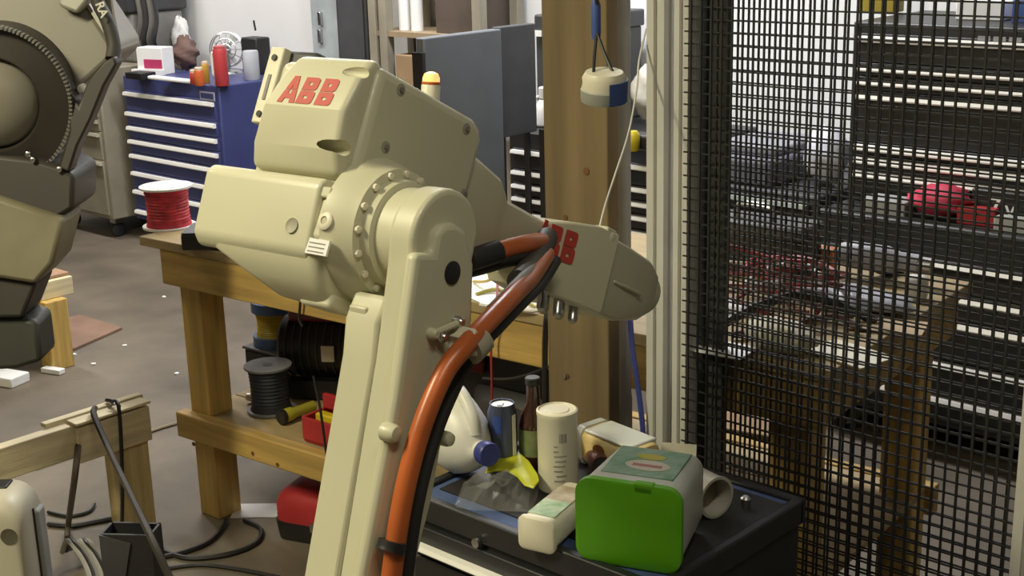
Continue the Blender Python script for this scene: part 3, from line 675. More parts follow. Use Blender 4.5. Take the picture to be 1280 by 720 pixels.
# wall: electrical panel, locker, rack
ex0, ex1 = ony(388, 40, 4.68)[0], ony(420, 40, 4.68)[0]
t = thing('electrical_panel', 'pale blue grey electrical panel on the white back wall', 'panel', ((ex0+ex1)/2, 4.72, 0))
ppm = mat('panel_pale', (.42, .47, .50), .5)
rbox(ex0, ex1, 4.69, 4.78, 0, 2.1).build('panel_door', ppm, t, bevel=.004)
for py in (23, 45):
    q = ony(402, py, 4.69); rbox(q[0]-.012, q[0]+.012, 4.67, 4.69, q[2]-.035, q[2]+.035).build('latch', STEEL, t, bevel=.003)
lx0, lx1 = ony(422, 40, 4.6)[0], ony(459, 40, 4.6)[0]
t = thing('steel_locker', 'tall dark grey steel locker against the back wall', 'locker', ((lx0+lx1)/2, 4.68, 0))
rbox(lx0, lx1, 4.6, 4.775, 0, 2.2).build('locker_body', DGREY, t, bevel=.004)
rbox(lx0+.02, lx1-.02, 4.592, 4.6, .1, 2.12).build('locker_door', mat('locker_door', (.075, .075, .085), .5), t, bevel=.003)
rk0, rk1 = ony(461, 40, 4.45)[0], ony(600, 40, 4.45)[0]
t = thing('storage_rack', 'beige storage rack with timber shelves beside the dark locker', 'rack', ((rk0+rk1)/2, 4.6, 0))
RKM = mat('rack_beige', (.30, .27, .21), .5)
for xx in (rk0, rk0+.075, rk1-.05):
    for yy in (4.45, 4.70): rbox(xx, xx+.05, yy, yy+.05, 0, 2.2).build('upright', RKM, t, bevel=.003)
for zz in (.25, .78, 1.215, 1.7): rbox(rk0, rk1, 4.46, 4.74, zz, zz+.025).build('shelf', mat('shelf_tan', (.32, .24, .15), .6), t)
a_, b_ = ony(494, 70, 4.47)[0], ony(520, 70, 4.47)[0]
tag(rbox(a_, b_, 4.47, 4.72, .805, 1.13).build('cardboard_box', CARD, bevel=.004), 'tall brown cardboard box standing on the storage rack', 'box')
a_, b_ = ony(523, 70, 4.50)[0]+.03, ony(556, 70, 4.50)[0]
tag(rbox(a_, b_, 4.50, 4.72, .805, 1.10).build('tan_box', mat('tan_board', (.33, .27, .19), .7), bevel=.004), 'paler tan box beside the brown box on the rack', 'box')
for i, px in enumerate((496, 511)):
    q = ony(px, 12, 4.5); tag(MB().lathe([(.03, 0), (.03, .22)], (q[0], 4.55, 1.24), n=14).build('paper_tube', PAPER), ('left white paper tube on the upper rack shelf', 'right white paper tube on the upper rack shelf')[i], 'tube', 'paper tubes on the rack')
a_, b_ = ony(544, 10, 4.5)[0], ony(596, 10, 4.5)[0]
tag(rbox(a_, b_, 4.5, 4.72, 1.24, 1.50).build('dark_crate', mat('crate_brown', (.10, .075, .06), .6), bevel=.004), 'dark brown crate on the upper shelf of the rack', 'box')

# standing panel and the middle black chest
t = thing('display_panel', 'large dark grey flat panel standing behind the workbench', 'panel', (-3.62, 3.66, 0))
PAN = mat('panel_slate', (.125, .135, .15), .55, var=.05)
rbox(-3.645, -3.60, 3.43, 3.84, .45, 1.352).build('panel_sheet', PAN, t, bevel=.006)
rbox(-3.655, -3.61, 3.845, 4.045, .93, 1.357).build('side_sheet', mat('panel_dark', (.05, .053, .058), .5), t, bevel=.004)
rbox(-3.65, -3.62, 3.84, 3.87, .6, .93).build('sheet_bracket', BLACK, t)
rbox(-3.65, -3.596, 3.415, 3.43, .45, 1.30).build('edge_strip', BLACK, t)
for yy in (3.52, 3.80):
    rbox(-3.64, -3.605, yy-.02, yy+.02, .03, .45).build('stand_leg', BLACK, t)
    rbox(-3.72, -3.50, yy-.02, yy+.02, 0, .03).build('stand_foot', BLACK, t)
hzM = [ony(650, py, 4.05)[2] for py in (191, 217, 234, 250, 268, 290, 320)]
chest('tool_chest', 'black tool chest behind the timber post, partly hidden by the grey panel', -3.80, -2.99, 4.08, 4.70, .12, .915, hzM, CHB, .016)
mz = .915
t = thing('top_box', 'dark grey lidded box standing on the middle black chest', 'box', (-3.62, 4.45, mz))
rbox(-3.80, -3.57, 4.26, 4.68, mz, 1.30).build('box_body', mat('box_slate', (.055, .058, .062), .5), t, bevel=.006)
rbox(-3.80, -3.56, 4.25, 4.69, 1.30, 1.37).build('box_lid', DGREY, t, bevel=.008)
q = ony(671, 42, 4.24); rbox(q[0]-.02, q[0]+.02, 4.244, 4.25, q[2]-.012, q[2]+.012).build('clasp', CHROME, t)
q = onz(671, 160, mz)
t = thing('white_jug', 'white plastic jug standing on the middle black chest', 'jug', (q[0], q[1]+.05, mz))
MB().lathe([(.035, 0), (.045, .01), (.045, .07), (.03, .10), (.02, .115), (.024, .12), (.024, .16), (.018, .165)], (q[0], q[1]+.05, mz), n=20).build('jug_body', WHITE, t)
MB().tube([(q[0]-.04, q[1]+.03, mz+.05), (q[0]-.06, q[1]+.02, mz+.09), (q[0]-.02, q[1]+.04, mz+.125)], .007, 8, 6).build('jug_handle', WHITE, t)
q = onz(646, 155, mz); tag(MB().obox((q[0]+.05, q[1]+.06, mz+.042), (.03, .03, .085), .3, .15).build('glue_bottle', WHITE, bevel=.008), 'small tilted white bottle beside the white jug', 'bottle')
for px in (659, 678):
    q = ony(px, 220, 4.02); tag(rbox(q[0]-.014, q[0]+.014, 4.02, 4.03, 0, mz+.03).build('hanging_strap', BLACK), {659: 'left dark vertical strap before the middle black chest', 678: 'right dark vertical strap before the middle black chest'}[px], 'strap', 'dark straps')
q = onz(797, 158, mz); tag(lump((q[0], q[1]+.10, mz), .09, .08, .115, .16, 11).build('cloth_bag', mat('bag_beige', (.62, .58, .50), .7), ang=70), 'beige cloth bag on the middle chest behind the conduit pole', 'bag')
q = onz(797, 188, mz); t = thing('cordless_tool', 'black tool with yellow grip on the middle black chest', 'tool', (q[0], q[1]+.03, mz))
rbox(q[0]-.10, q[0]+.10, q[1]+.0, q[1]+.07, mz, mz+.06).build('tool_body', BLACK, t, bevel=.012)
MB().lathe([(.018, 0), (.022, .02), (.022, .06), (.012, .075)], (q[0]-.005, q[1]-.015, mz), n=16).build('grip', YEL, t)

# ------------------------------------------------------------------ behind the mesh: grey cabinet, right black chest
gz = .905
hzG = [ony(930, py, 4.07)[2] for py in (250, 270, 290, 312)]
chest('steel_cabinet', 'low dark grey drawer cabinet behind the mesh', -2.92, -2.36, 4.10, 4.70, .12, gz-.1, hzG, mat('cab_slate', (.045, .046, .055), .5), .02, hm=mat('handle_green_grey', (.30, .34, .31), .4))
t = thing('cased_machine', 'dark grey cased machine on the low cabinet behind the mesh', 'machine', (-2.66, 4.4, gz-.1))
rbox(-2.90, -2.57, 4.12, 4.60, gz-.1, gz+.0).build('machine_base', mat('slate_blue', (.13, .13, .17), .5), t, bevel=.015)
rbox(-2.88, -2.6, 4.2, 4.55, gz, gz+.03).build('machine_lid', mat('lid_pale', (.24, .24, .28), .5), t, bevel=.01)
q = onz(1022, 248, gz-.1)
tag(lump((-2.45, 4.30, gz-.1), .085, .07, .10, .12, 21).build('white_bag', mat('bag_lilac', (.62, .62, .72), .5), ang=70), 'crumpled white plastic bag on the cabinet behind the mesh', 'bag')
RX0, RX1 = -2.305, -1.30
hzU = [ony(1180, py, 4.16)[2] for py in (54, 92, 110, 129, 196, 213, 231)]
ur = chest('stacked_tool_chest', 'black upper tool chest with bright handles behind the mesh at right', RX0, RX1, 4.19, 4.70, .79, 1.40, hzU, CHB, .020, caster=False)
hzL = [ony(1195, py, 3.97)[2] for py in (337, 376, 409, 463, 507)]
chest('tool_chest', 'black lower rolling tool chest behind the mesh at right', RX0-.0, RX1+.02, 4.0, 4.70, .12, .79, hzL, CHB, .018)
UZ = 1.40
q = onz(1100, 42, UZ); lay('white_case', PAPER, 'white case on top of the right black chest', 'case', (q[0]+.06, 4.45, UZ), (.16, .16, .06), .1)
q = onz(1180, 48, UZ); t = thing('blue_carton', 'blue and white carton on top of the right black chest', 'box', (q[0], 4.4, UZ), .1)
rbox(-.05, .05, -.05, .05, 0, .07).build('carton_body', mat('carton_blue', (.05, .10, .32), .5), t, world=False, bevel=.002)
rbox(-.05, .05, -.05, .05, .07, .10).build('carton_lid', PAPER, t, world=False, bevel=.002)
q = onz(1150, 10, UZ); lay('yellow_case', mat('dull_yellow', (.32, .24, .03), .5), 'dull yellow case at the back of the right chest top', 'case', (q[0]-.05, 4.58, UZ), (.14, .08, .13), 0)
# ledge of the lower chest
LZ = .79
q = onz(1160, 285, LZ)
tag(lump((q[0]-.03, 4.10, LZ), .10, .07, .05, .2, 31).build('red_cloth', mat('cloth_red', (.48, .03, .07), .7), ang=70), 'red cloth bundle on the ledge of the lower black chest', 'cloth')
tag(MB().obox((q[0]+.10, 4.085, LZ+.028), (.12, .05, .056), .1).build('red_case', RED, bevel=.005), 'red case with tools right of the red cloth on the ledge', 'case')
q2_ = onz(1095, 268, LZ); lay('grey_tray', mat('tray_mid', (.34, .34, .33), .5), 'long grey tray left of the red cloth on the ledge', 'tray', (q2_[0]+.02, 4.08, LZ), (.16, .10, .05), 0)
q3_ = onz(1245, 300, LZ); lay('power_strip', mat('strip_grey', (.38, .38, .36), .5), 'pale grey power strip at the right end of the ledge', 'power strip', (q3_[0]+.02, 4.06, LZ), (.16, .05, .045), 0)
def text_mesh(txt, size, M, name, parent, place, depth=.0006):
    cu = bpy.data.curves.new(name, 'FONT'); cu.body = txt; cu.size = size; cu.extrude = depth; cu.align_x = 'CENTER'; cu.align_y = 'CENTER'; cu.offset = size*.02
    ob = bpy.data.objects.new(name, cu); COL.objects.link(ob); bpy.context.view_layer.update()
    dg = bpy.context.evaluated_depsgraph_get(); me = bpy.data.meshes.new_from_object(ob.evaluated_get(dg)); bpy.data.objects.remove(ob); bpy.data.curves.remove(cu)
    I = INV.get(parent, Matrix.Identity(4))
    for v in me.vertices: v.co = I @ Vector(place(*v.co))
    me.materials.clear(); me.materials.append(M)
    o = bpy.data.objects.new(name, me); COL.objects.link(o); o.parent = parent
    return o
q = ony(1256, 257, 4.15)
t = thing('drill_case', 'black case lettered 7 V in white on the chest ledge', 'case', (q[0], 4.13, LZ))
rbox(q[0]-.10, q[0]+.12, 4.12, 4.175, LZ+.0, q[2]+.05).build('case_shell', BLACK, t, bevel=.006)
text_mesh('7', .075, PAPER, 'lettering', t, lambda u, v, a: (q[0]-.018+u, 4.1195-a, q[2]+v))
text_mesh('V', .055, PAPER, 'lettering', t, lambda u, v, a: (q[0]+.03+u, 4.1195-a, q[2]-.012+v))

# clutter on the right half of the bench
TZ = TOPZ
def bz(px, py): p = onz(px, py, TZ); return Vector((p[0], p[1], TZ))
rnd = random.Random(5)
for i in range(9):
    c0 = bz(rnd.uniform(925, 1000), rnd.uniform(365, 392)); pts = []
    a0_ = rnd.uniform(0, 6)
    for k in range(9):
        a = a0_+k*.9; rr = rnd.uniform(.05, .13)
        pts.append((c0.x+rr*math.cos(a)*1.2, min(c0.y+rr*math.sin(a), 2.98), TZ+.006+.01*i+rnd.uniform(0, .03)))
    WL = ['lowest coil', 'second coil from below', 'third coil from below', 'fourth coil from below', 'middle coil', 'fourth coil from the top', 'third coil from the top', 'second coil from the top', 'topmost coil'][i]
    cable(pts, .005, [CABR, mat('wire_pink', (.45, .16, .15), .5), CABW][i % 3 if i < 6 else 0], WL + ' of the tangled wire heap behind the mesh', 'wire_coil', 'tangled wires on the bench', 5)
tag(MB().obox(tuple(bz(915, 388)+Vector((0, 0, .008))), (.10, .08, .015), .2).build('paper_sheet', PAPER), 'bright white card at the mesh edge on the bench', 'paper', 'papers on the bench')
for i, (px, py, sx, sy, rz, lb) in enumerate([(985, 340, .20, .14, .2, 'white sheet at the back of the wire heap'), (1060, 445, .16, .11, -.2, 'cream sheet near the front right bench corner'), (1110, 410, .16, .10, .3, 'tan sheet along the right bench end'), (905, 440, .12, .09, .1, 'pale sheet on the bench beside the dark upright')]):
    tag(MB().obox(tuple(bz(px, py)+Vector((0, 0, .004+.001*i))), (sx, sy, .003), rz).build('paper_sheet', [PAPER, CREAM, mat('tan_paper', (.50, .38, .24), .8), PAPER][i]), lb, 'paper', 'papers on the bench')
tag(lump(tuple(bz(975, 440)), .085, .05, .035, .1, 41).build('cloth_pile', mat('cloth_cream', (.60, .57, .45), .8), ang=30), 'cream folded cloth near the front bench edge behind the mesh', 'cloth')
cable([bz(905, 415)+Vector((0, 0, .02)), bz(950, 408)+Vector((0, 0, .05)), bz(1000, 395)+Vector((0, 0, .05)), bz(1040, 400)+Vector((0, 0, .04)), bz(1095, 408)+Vector((0, 0, .012))], .011, BLACK, 'thick black cable snaking over the bench behind the mesh')
cable([bz(915, 425)+Vector((0, 0, .012)), bz(980, 420)+Vector((0, 0, .02)), bz(1040, 412)+Vector((0, 0, .03)), bz(1075, 418)+Vector((0, 0, .012))], .008, mat('cable_maroon', (.10, .03, .025), .5), 'thin maroon cable in front of the thick black cable')
tag(lump(tuple(bz(1068, 384)), .15, .07, .022, .14, 51).build('plastic_sheet', mat('sheet_lilac', (.42, .42, .48), .35), ang=70), 'heap of grey plastic sheet on the bench before the heat gun', 'sheet')
# heat gun
h0, h1 = bz(1050, 345)+Vector((0, 0, .06)), bz(1148, 358)+Vector((0, 0, .055))
t = thing('heat_gun', 'grey heat gun lying at the back of the bench behind the mesh', 'heat gun', (h0.x, h0.y, TZ))
hd = h1-h0
MB().lathe([(.026, 0), (.034, .02), (.034, hd.length*.6), (.024, hd.length*.75), (.024, hd.length)], h0, tuple(hd), 20).build('gun_body', mat('gun_grey', (.42, .42, .47), .45), t)
MB().tube([h0+hd*.3, h0+hd*.3+Vector((.02, .05, -.035)), h0+hd*.3+Vector((.04, .12, -.045))], .019, 10, 4).build('gun_handle', BLACK, t)
MB().lathe([(.020, hd.length), (.020, hd.length+.03)], h0, tuple(hd), 16).build('nozzle', STEEL, t)
c = bz(1028, 338); tag(MB().obox((c.x, c.y, TZ+.03), (.06, .05, .06), .3).build('orange_carton', mat('carton_orange', (.45, .13, .02), .6), bevel=.002), 'small orange carton beside the heat gun', 'box')
c = bz(945, 335); t = thing('black_toolbox', 'black toolbox at the back of the bench behind the wires', 'toolbox', (c.x, min(c.y, 2.9), TZ), BA)
rbox(-.16, .16, -.06, .06, .0, .10).build('box_body', BLACK, t, world=False, bevel=.006)
rbox(-.165, .165, -.065, .065, .10, .135).build('box_lid', DGREY, t, world=False, bevel=.008)
MB().tube([(-.05, 0, .13), (-.045, 0, .165), (.045, 0, .165), (.05, 0, .13)], .008, 8, 4).build('handle', STEEL, t, world=False)
c = bz(1145, 375); tag(MB().obox((c.x, c.y, TZ+.03), (.05, .04, .06), .2).build('white_fitting', WHITE, bevel=.012), 'small white pipe fitting near the right bench end', 'fitting')
# under the right half
q = onz(938, 604, 0); t = thing('cardboard_box', 'open brown cardboard box on the floor under the bench behind the mesh', 'box', (q[0]-.05, q[1]+.1, 0), .2)
rbox(-.16, .16, -.10, .10, 0, .16).build('box_body', CARD, t, world=False, bevel=.003)
MB().obox((0, -.14, .18), (.32, .10, .004), 0, -.5).build('box_flap', CARD, t, world=False)
MB().obox((0, .14, .18), (.32, .10, .004), 0, .5).build('box_flap', CARD, t, world=False)
q = BW(1.52, .38, 0); t = thing('storage_crate', 'dark green plastic crate under the right end of the bench', 'crate', q, BA)
for (a, b, cc, d) in ((-.22, .22, -.16, -.15), (-.22, .22, .15, .16), (-.22, -.21, -.15, .15), (.21, .22, -.15, .15)):
    rbox(a, b, cc, d, .0, .24).build('crate_side', mat('crate_green', (.03, .045, .035), .5), t, world=False, bevel=.003)
rbox(-.21, .21, -.15, .15, 0, .01).build('crate_floor', BLACK, t, world=False)

# ------------------------------------------------------------------ second robot at the left edge
LD = 3.3; f0, r0 = _f0, _r0
def facing(poly, d, th, name, M, parent, bevel=.01, seg=2):
    fr = [dep(px, py, d) for px, py in poly]; n = len(fr)
    mb = MB(); mb.add([tuple(p) for p in fr]+[tuple(p+f0*th) for p in fr], [tuple(range(n)), tuple(range(n, 2*n))[::-1]]+[(i, n+i, n+(i+1) % n, (i+1) % n) for i in range(n)])
    return mb.build(name, M, parent, bevel=bevel, seg=seg)
OLV = mat('robot_olive', (.23, .213, .178), .45, var=.05, scale=3); OLD = mat('robot_brown_black', (.036, .030, .025), .5, var=.1)
bpos = dep(-330, 300, LD+.35)
r2 = thing('robot_arm', 'olive grey robot arm with big black joint ring at the left edge', 'robot', (bpos[0], bpos[1], 0))
rbx = MB().obox((bpos[0], bpos[1], .30), (.5, .5, .6), YAW); rbx.build('pedestal', OLD, r2, bevel=.02)
MB().lathe([(.2, .6), (.2, .8), (.17, .95)], (bpos[0], bpos[1], 0), n=32).build('base_column', OLV, r2)
facing([(-420, 40), (-60, -70), (92, -60), (108, 4), (143, 58), (141, 72), (102, 108), (84, 128), (60, 235), (-40, 260), (-420, 220)], LD+.10, .26, 'upper_casting', OLV, r2, .02, 3)
facing([(66, -40), (106, -40), (110, 2), (96, 18), (72, 8)], LD+.06, .10, 'reflection_patch', mat('reflection_grey', (.42, .41, .36), .3), r2, .01)  # lighter reflection on the casting, painted as a pale grey block
facing([(104, 2), (108, 0), (143, 56), (140, 58)], LD+.09, .02, 'edge_strip', mat('strip_pale', (.5, .48, .40), .4), r2, .001)
cc = dep(-10, 130, LD); nax = tuple((-f0+.12*r0))
px2m = LD/FPX
ring = MB().lathe([(97*px2m, -.16), (97*px2m, -.01), (94*px2m, 0.0), (60*px2m, 0.012), (57*px2m, .0), (57*px2m, -.02)], cc, nax, 64, False).build('joint_ring', OLD, r2, ang=25)
mb = MB(); nv = Vector(nax).normalized(); ra_ = Vector(tuple(r0)); ra_ = (ra_-nv*ra_.dot(nv)).normalized(); ub_ = nv.cross(ra_)
for i in range(120):
    a = 2*math.pi*i/120; d = ra_*math.cos(a)+ub_*math.sin(a); p = Vector(cc)+d*97*px2m+nv*.01; e = nv.cross(d)
    mb.add([tuple(p+d*.004*sx+e*.0028*sy+nv*.014*sz) for sx in (-1, 1) for sy in (-1, 1) for sz in (-1, 1)], [(0, 1, 3, 2), (4, 6, 7, 5), (0, 4, 5, 1), (2, 3, 7, 6), (0, 2, 6, 4), (1, 5, 7, 3)])
mb.build('ring_teeth', mat('teeth_grey', (.20, .19, .17), .4), ring, flat=True)['kind'] = 'stuff'
MB().lathe([(57*px2m, -.02), (50*px2m, .01), (20*px2m, .03), (2*px2m, .032)], cc, nax, 48).build('joint_cap', OLV, r2, ang=50)
facing([(-120, 180), (40, 198), (76, 208), (93, 218), (92, 262), (68, 276), (0, 252), (-120, 220)], LD+.02, .2, 'lower_casting', OLD, r2, .012)
facing([(-120, 215), (0, 247), (80, 274), (66, 330), (44, 356), (-120, 330)], LD, .16, 'motor_box', mat('motor_olive', (.20, .18, .115), .5), r2, .012)
facing([(-120, 325), (46, 352), (28, 398), (-120, 400)], LD+.02, .14, 'gear_case', OLD, r2, .01)
facing([(-120, 392), (30, 396), (46, 402), (52, 452), (20, 462), (-120, 470)], LD+.04, .12, 'tool_plate', mat('tool_dark', (.035, .036, .028), .5), r2, .012)
for (px, py) in ((104, 198), (128, 200)): pass
for p in ((36, 192), (42, 199), (75, 211)):
    MB().lathe([(.007, 0), (.007, .012), (.004, .014)], dep(*p, LD+.02), nax, 12).build('bolt', STEEL, r2)
MB().lathe([(.010, 0), (.010, .03)], dep(104, 109, LD+.08), nax, 14).build('white_plug', WHITE, r2)
dk = mat('dress_pack', (.05, .047, .04), .6)
MB().tube([dep(110, -60, LD+.05), dep(121, -2, LD+.05), dep(134, 26, LD+.05), dep(142, 55, LD+.05), dep(140, 74, LD+.04)], .017, 12, 6).build('dress_hose', dk, r2)
MB().tube([dep(128, -60, LD+.09), dep(136, 10, LD+.09), dep(144, 50, LD+.09), dep(146, 75, LD+.09)], .012, 8, 6).build('dress_cable', mat('cable_tan', (.22, .18, .11), .5), r2)
facing([(130, 78), (143, 70), (146, 80), (130, 108), (113, 150), (97, 182), (86, 216), (72, 210), (86, 165), (86, 112), (98, 132), (108, 104)], LD+.01, .06, 'hose_bracket', OLD, r2, .006)
# lettering down the hose: R A
o_ = Vector(dep(127, 12, LD+.015)); U_ = Vector(tuple(RT)); W_ = Vector(tuple(DN))
dirn = (W_*.92+U_*.38).normalized(); nrm_ = -Vector(tuple(FW)); upl = nrm_.cross(dirn)
text_mesh('RA', .030, mat('print_pale', (.62, .60, .52), .5), 'lettering', r2, lambda u, v, a: tuple(o_+dirn*u+upl*v+nrm_*a))

# ------------------------------------------------------------------ small pine table far left, brown board
L0 = onz(75, 458, 0); lx, ly = float(L0[0]), float(L0[1])
t = thing('low_table', 'low pine table with one thick leg beneath the left robot', 'table', (lx-.3, ly-.1, 0))
rbox(lx-.050, lx+.040, 2.60, 2.70, 0, .294).build('leg', PINEV, t, bevel=.004)
rbox(lx-.036, lx+.002, 2.10, 2.755, .295, .37).build('rail', PINEL, t, bevel=.003)
rbox(lx-.65, lx-.038, 2.715, 2.753, .295, .37).build('rail', PINEL, t, bevel=.003)
rbox(lx-.65, lx-.02, 2.08, 2.755, .371, .384).build('tabletop', mat('ply_red', (.34, .20, .12), .7), t, bevel=.002)
rbox(lx-.65, lx-.56, 2.60, 2.70, 0, .29).build('leg', PINEV, t, bevel=.004)
rbox(lx-.65, lx-.56, 2.10, 2.20, 0, .29).build('leg', PINEV, t, bevel=.004)
rbox(lx-.045, lx+.045, 2.10, 2.20, 0, .29).build('leg', PINEV, t, bevel=.004)
cn = [onz(px, py, 0) for px, py in ((153, 412), (92, 439), (40, 412), (100, 396))]
tag(MB().prism([(p[0], p[1]) for p in cn], .001, .012, lambda u, v, a: (u, v, a)).build('loose_board', mat('board_brown', (.26, .155, .105), .7), bevel=.001), 'thin reddish brown board lying on the floor beside the low table', 'board')
q = onz(75, 464, 0); tag(MB().obox((q[0], q[1]-.03, .012), (.10, .035, .02), .3).build('white_block', PAPER, bevel=.002), 'small white block at the foot of the low table', 'block')
q = onz(8, 478, 0); tag(MB().obox((q[0], q[1], .02), (.16, .10, .04), .3).build('white_block', PAPER, bevel=.004), 'white block on the floor at the left picture edge', 'block')

# ------------------------------------------------------------------ pine stand in front, console, bin, floor cables
SX = -3.30
t = thing('pine_stand', 'pale pine sawhorse stand with cable over its end', 'stand', (SX, 1.6, 0))
rbox(SX-.015, SX+.045, 1.835, 1.945, 0, .385).build('post', PINELV, t, bevel=.004)
rbox(SX+.003, SX+.042, 1.25, 1.83, .375, .468).build('beam', PINEL, t, bevel=.003)
rbox(SX+.043, SX+.062, 1.72, 1.95, .36, .462).build('cleat', PINEL, t, bevel=.003)
rbox(SX-.015, SX+.042, 1.835, 1.95, .386, .468).build('beam_end', PINELV, t, bevel=.003)
rbox(SX+.012, SX+.064, 1.72, 1.955, .469, .477).build('cap_strip', PINEL, t, bevel=.002)
rbox(SX-.018, SX+.009, 1.66, 1.965, .469, .482).build('cap_strip', PINEL, t, bevel=.002)
rbox(SX-.015, SX+.045, 1.25, 1.34, 0, .374).build('post', PINELV, t, bevel=.004)
MB().tube([(SX+.04, 1.835, .484), (SX+.05, 1.85, .497), (SX+.055, 1.865, .484)], .003, 6, 4).build('staple', STEEL, t)
# rounded white console
cq = Vector(dep(-10, 660, 2.95)); 
t = thing('console', 'rounded pale plastic console housing at the lower left corner', 'console', (cq.x, cq.y, 0), YAW)
WC = mat('console_white', (.46, .43, .34), .42, var=.03)
tz = float(dep(28, 612, 2.95)[2]); w2 = .5*110*2.95/FPX+.02
def csec(y, k, ztop): return [(x-.045, y, z) for x, z in rrect(-w2*1.35*k, w2*k+.01, .02, ztop, .055, 5)]
MB().loft([csec(-.045, .93, tz-.03), csec(-.03, .985, tz-.008), csec(0, 1, tz), csec(.08, 1, tz), csec(.10, .96, tz-.02)]).build('housing', WC, t, world=False, ang=60)
sx_ = w2+.01-.045
rbox(sx_-.004, sx_+.0025, .03, .036, .05, tz-.05).build('seam', BLACK, t, world=False)
rbox(sx_-.01, sx_+.008, .042, .088, .04, tz-.06).build('side_strip', mat('strip_grey2', (.32, .33, .32), .5), t, world=False, bevel=.008)
kb = Vector(dep(20, 680, 2.87)); kl = INV[t] @ kb
MB().lathe([(.018, -.006), (.018, .0015), (.012, .0005)], (kl.x-.028, -.0455, kl.z), (0, -1, 0), 20).build('oval_recess', mat('recess_olive', (.10, .09, .06), .7), t, world=False)
rbox(-.03, .03, .03, .075, tz-.004, tz+.004).build('top_vent', BLACK, t, world=False, bevel=.003)
# black bin
q = Vector(dep(160, 690, 3.05)); t = thing('black_bin', 'black open bin in front of the pine stand', 'bin', (q.x, q.y, 0), YAW-.12)
bt = float(dep(150, 672, 3.02)[2])
bw_ = 33*3.05/FPX
for (a, b, c_, d) in ((-bw_, bw_, -.006, 0), (-bw_, -bw_+.006, 0, .06), (bw_-.006, bw_, 0, .06), (-bw_, bw_, .054, .06)):
    rbox(a, b, c_, d, 0, bt).build('bin_side', RUB, t, world=False)
rbox(-bw_, bw_, 0, .054, 0, .006).build('bin_floor', RUB, t, world=False)
MB().prism([(-bw_, bt), (bw_*.2, bt-.02), (-bw_*.3, bt-.14), (-bw_, bt-.16)], -.010, -.0065, lambda u, v, a: (u, a, v)).build('bin_label', DGREY, t, world=False)
# cables around the stand
cable([(SX+.07, 1.80, .02), (SX+.075, 1.83, .25), (SX+.07, 1.85, .48), (SX+.02, 1.86, .492), (SX-.01, 1.86, .489)], .006, BLACK, 'dark cable running down the inside of the pine stand')
cs_ = [Vector(dep(98, 640, 3.35)), Vector(dep(93, 590, 3.35)), Vector(dep(98, 558, 3.4))]
cable([onz(84, 672, .01), onz(86, 650, .05), Vector(dep(93, 600, 3.7)), Vector(dep(98, 556, 3.72))], .009, mat('stick_brown', (.09, .07, .05), .6), 'brown stick leaning under the pine stand beam', 'leaning_stick')
cable([Vector((SX+.03, 1.80, .493)), Vector(dep(118, 520, 3.70)), Vector(dep(140, 570, 3.55)), Vector(dep(165, 622, 3.2)), Vector(dep(187, 668, 2.95)), Vector(dep(212, 722, 2.9))], .0085, mat('strap_brown', (.032, .026, .02), .7), 'dark strap slung from the stand top to the floor', 'dark_strap')
def fcab(lst, r, M, label): return cable([tuple(onz(px, py, r+.001+dz)) for px, py, dz in lst], r, M, label, 'ground_cable', 'cables on the floor')
fcab([(45, 585, 0), (100, 567, 0), (150, 553, 0), (200, 535, 0), (240, 524, 0)], .006, mat('cable_tan2', (.30, .24, .15), .6), 'long tan cable crossing the floor behind the pine stand')
fcab([(190, 682, 0), (230, 697, 0), (280, 694, 0), (318, 680, 0), (326, 662, 0), (305, 650, 0)], .0075, BLACK, 'black cable loop on the floor beside the bench leg')
fcab([(195, 698, 0), (230, 690, 0), (260, 678, 0), (278, 660, 0), (283, 650, 0)], .0075, BLACK, 'black cable running up to the bench leg')
fcab([(200, 712, 0), (250, 706, 0), (300, 712, 0), (350, 722, 0)], .006, BLACK, 'black cable lowest in the picture on the floor')
fcab([(60, 655, 0), (90, 657, 0), (120, 652, 0), (140, 648, 0)], .008, BLACK, 'black cable behind the pale console')
fcab([(60, 640, 0), (85, 645, 0), (110, 640, 0), (118, 630, 0)], .006, BLACK, 'thin black cable end behind the console')
rnd = random.Random(9)
for i in range(6):
    a = 78+5*i
    cable([tuple(onz(a, 690-i*2, .05)), tuple(onz(a+6, 676, .10)), tuple(onz(a+20, 690, .08)), tuple(onz(a+32, 712, .05)), tuple(onz(a+36, 730, .03))], .008, [mat('cable_silver', (.34, .33, .31), .5), BLACK, GREYM][i % 3], ['leftmost', 'second', 'third', 'fourth', 'fifth', 'rightmost'][i] + ' cable of the bundle between console and black bin', 'bundle_cable', 'cable bundle beside the console')

# ------------------------------------------------------------------ black cart with blue liner
CZ = .72; X0c, X1c, Y0c, Y1c = -1.80, -1.205, 1.625, 2.065
cart = thing('tool_cart', 'black tool cart with blue top liner beside the robot', 'cart', ((X0c+X1c)/2, (Y0c+Y1c)/2, 0))
rbox(X0c, X1c, Y0c, Y1c, .12, CZ-.03).build('cabinet_body', CHB, cart, bevel=.006)
for (a, b, c_, d) in ((X0c-.008, X1c+.008, Y0c-.008, Y0c+.012), (X0c-.008, X1c+.008, Y1c-.012, Y1c+.008), (X0c-.008, X0c+.012, Y0c, Y1c), (X1c-.012, X1c+.008, Y0c, Y1c)):
    rbox(a, b, c_, d, CZ-.045, CZ+.004).build('rim', CHB, cart, bevel=.004)
rbox(X0c+.012, X1c-.012, Y0c+.012, Y1c-.012, CZ-.03, CZ-.004).build('liner', LBLUE, cart)
hs_ = [float(ony(560, 702, Y0c-.03)[2])+.018, CZ-.235, CZ-.33, CZ-.47]
b0 = CZ-.05
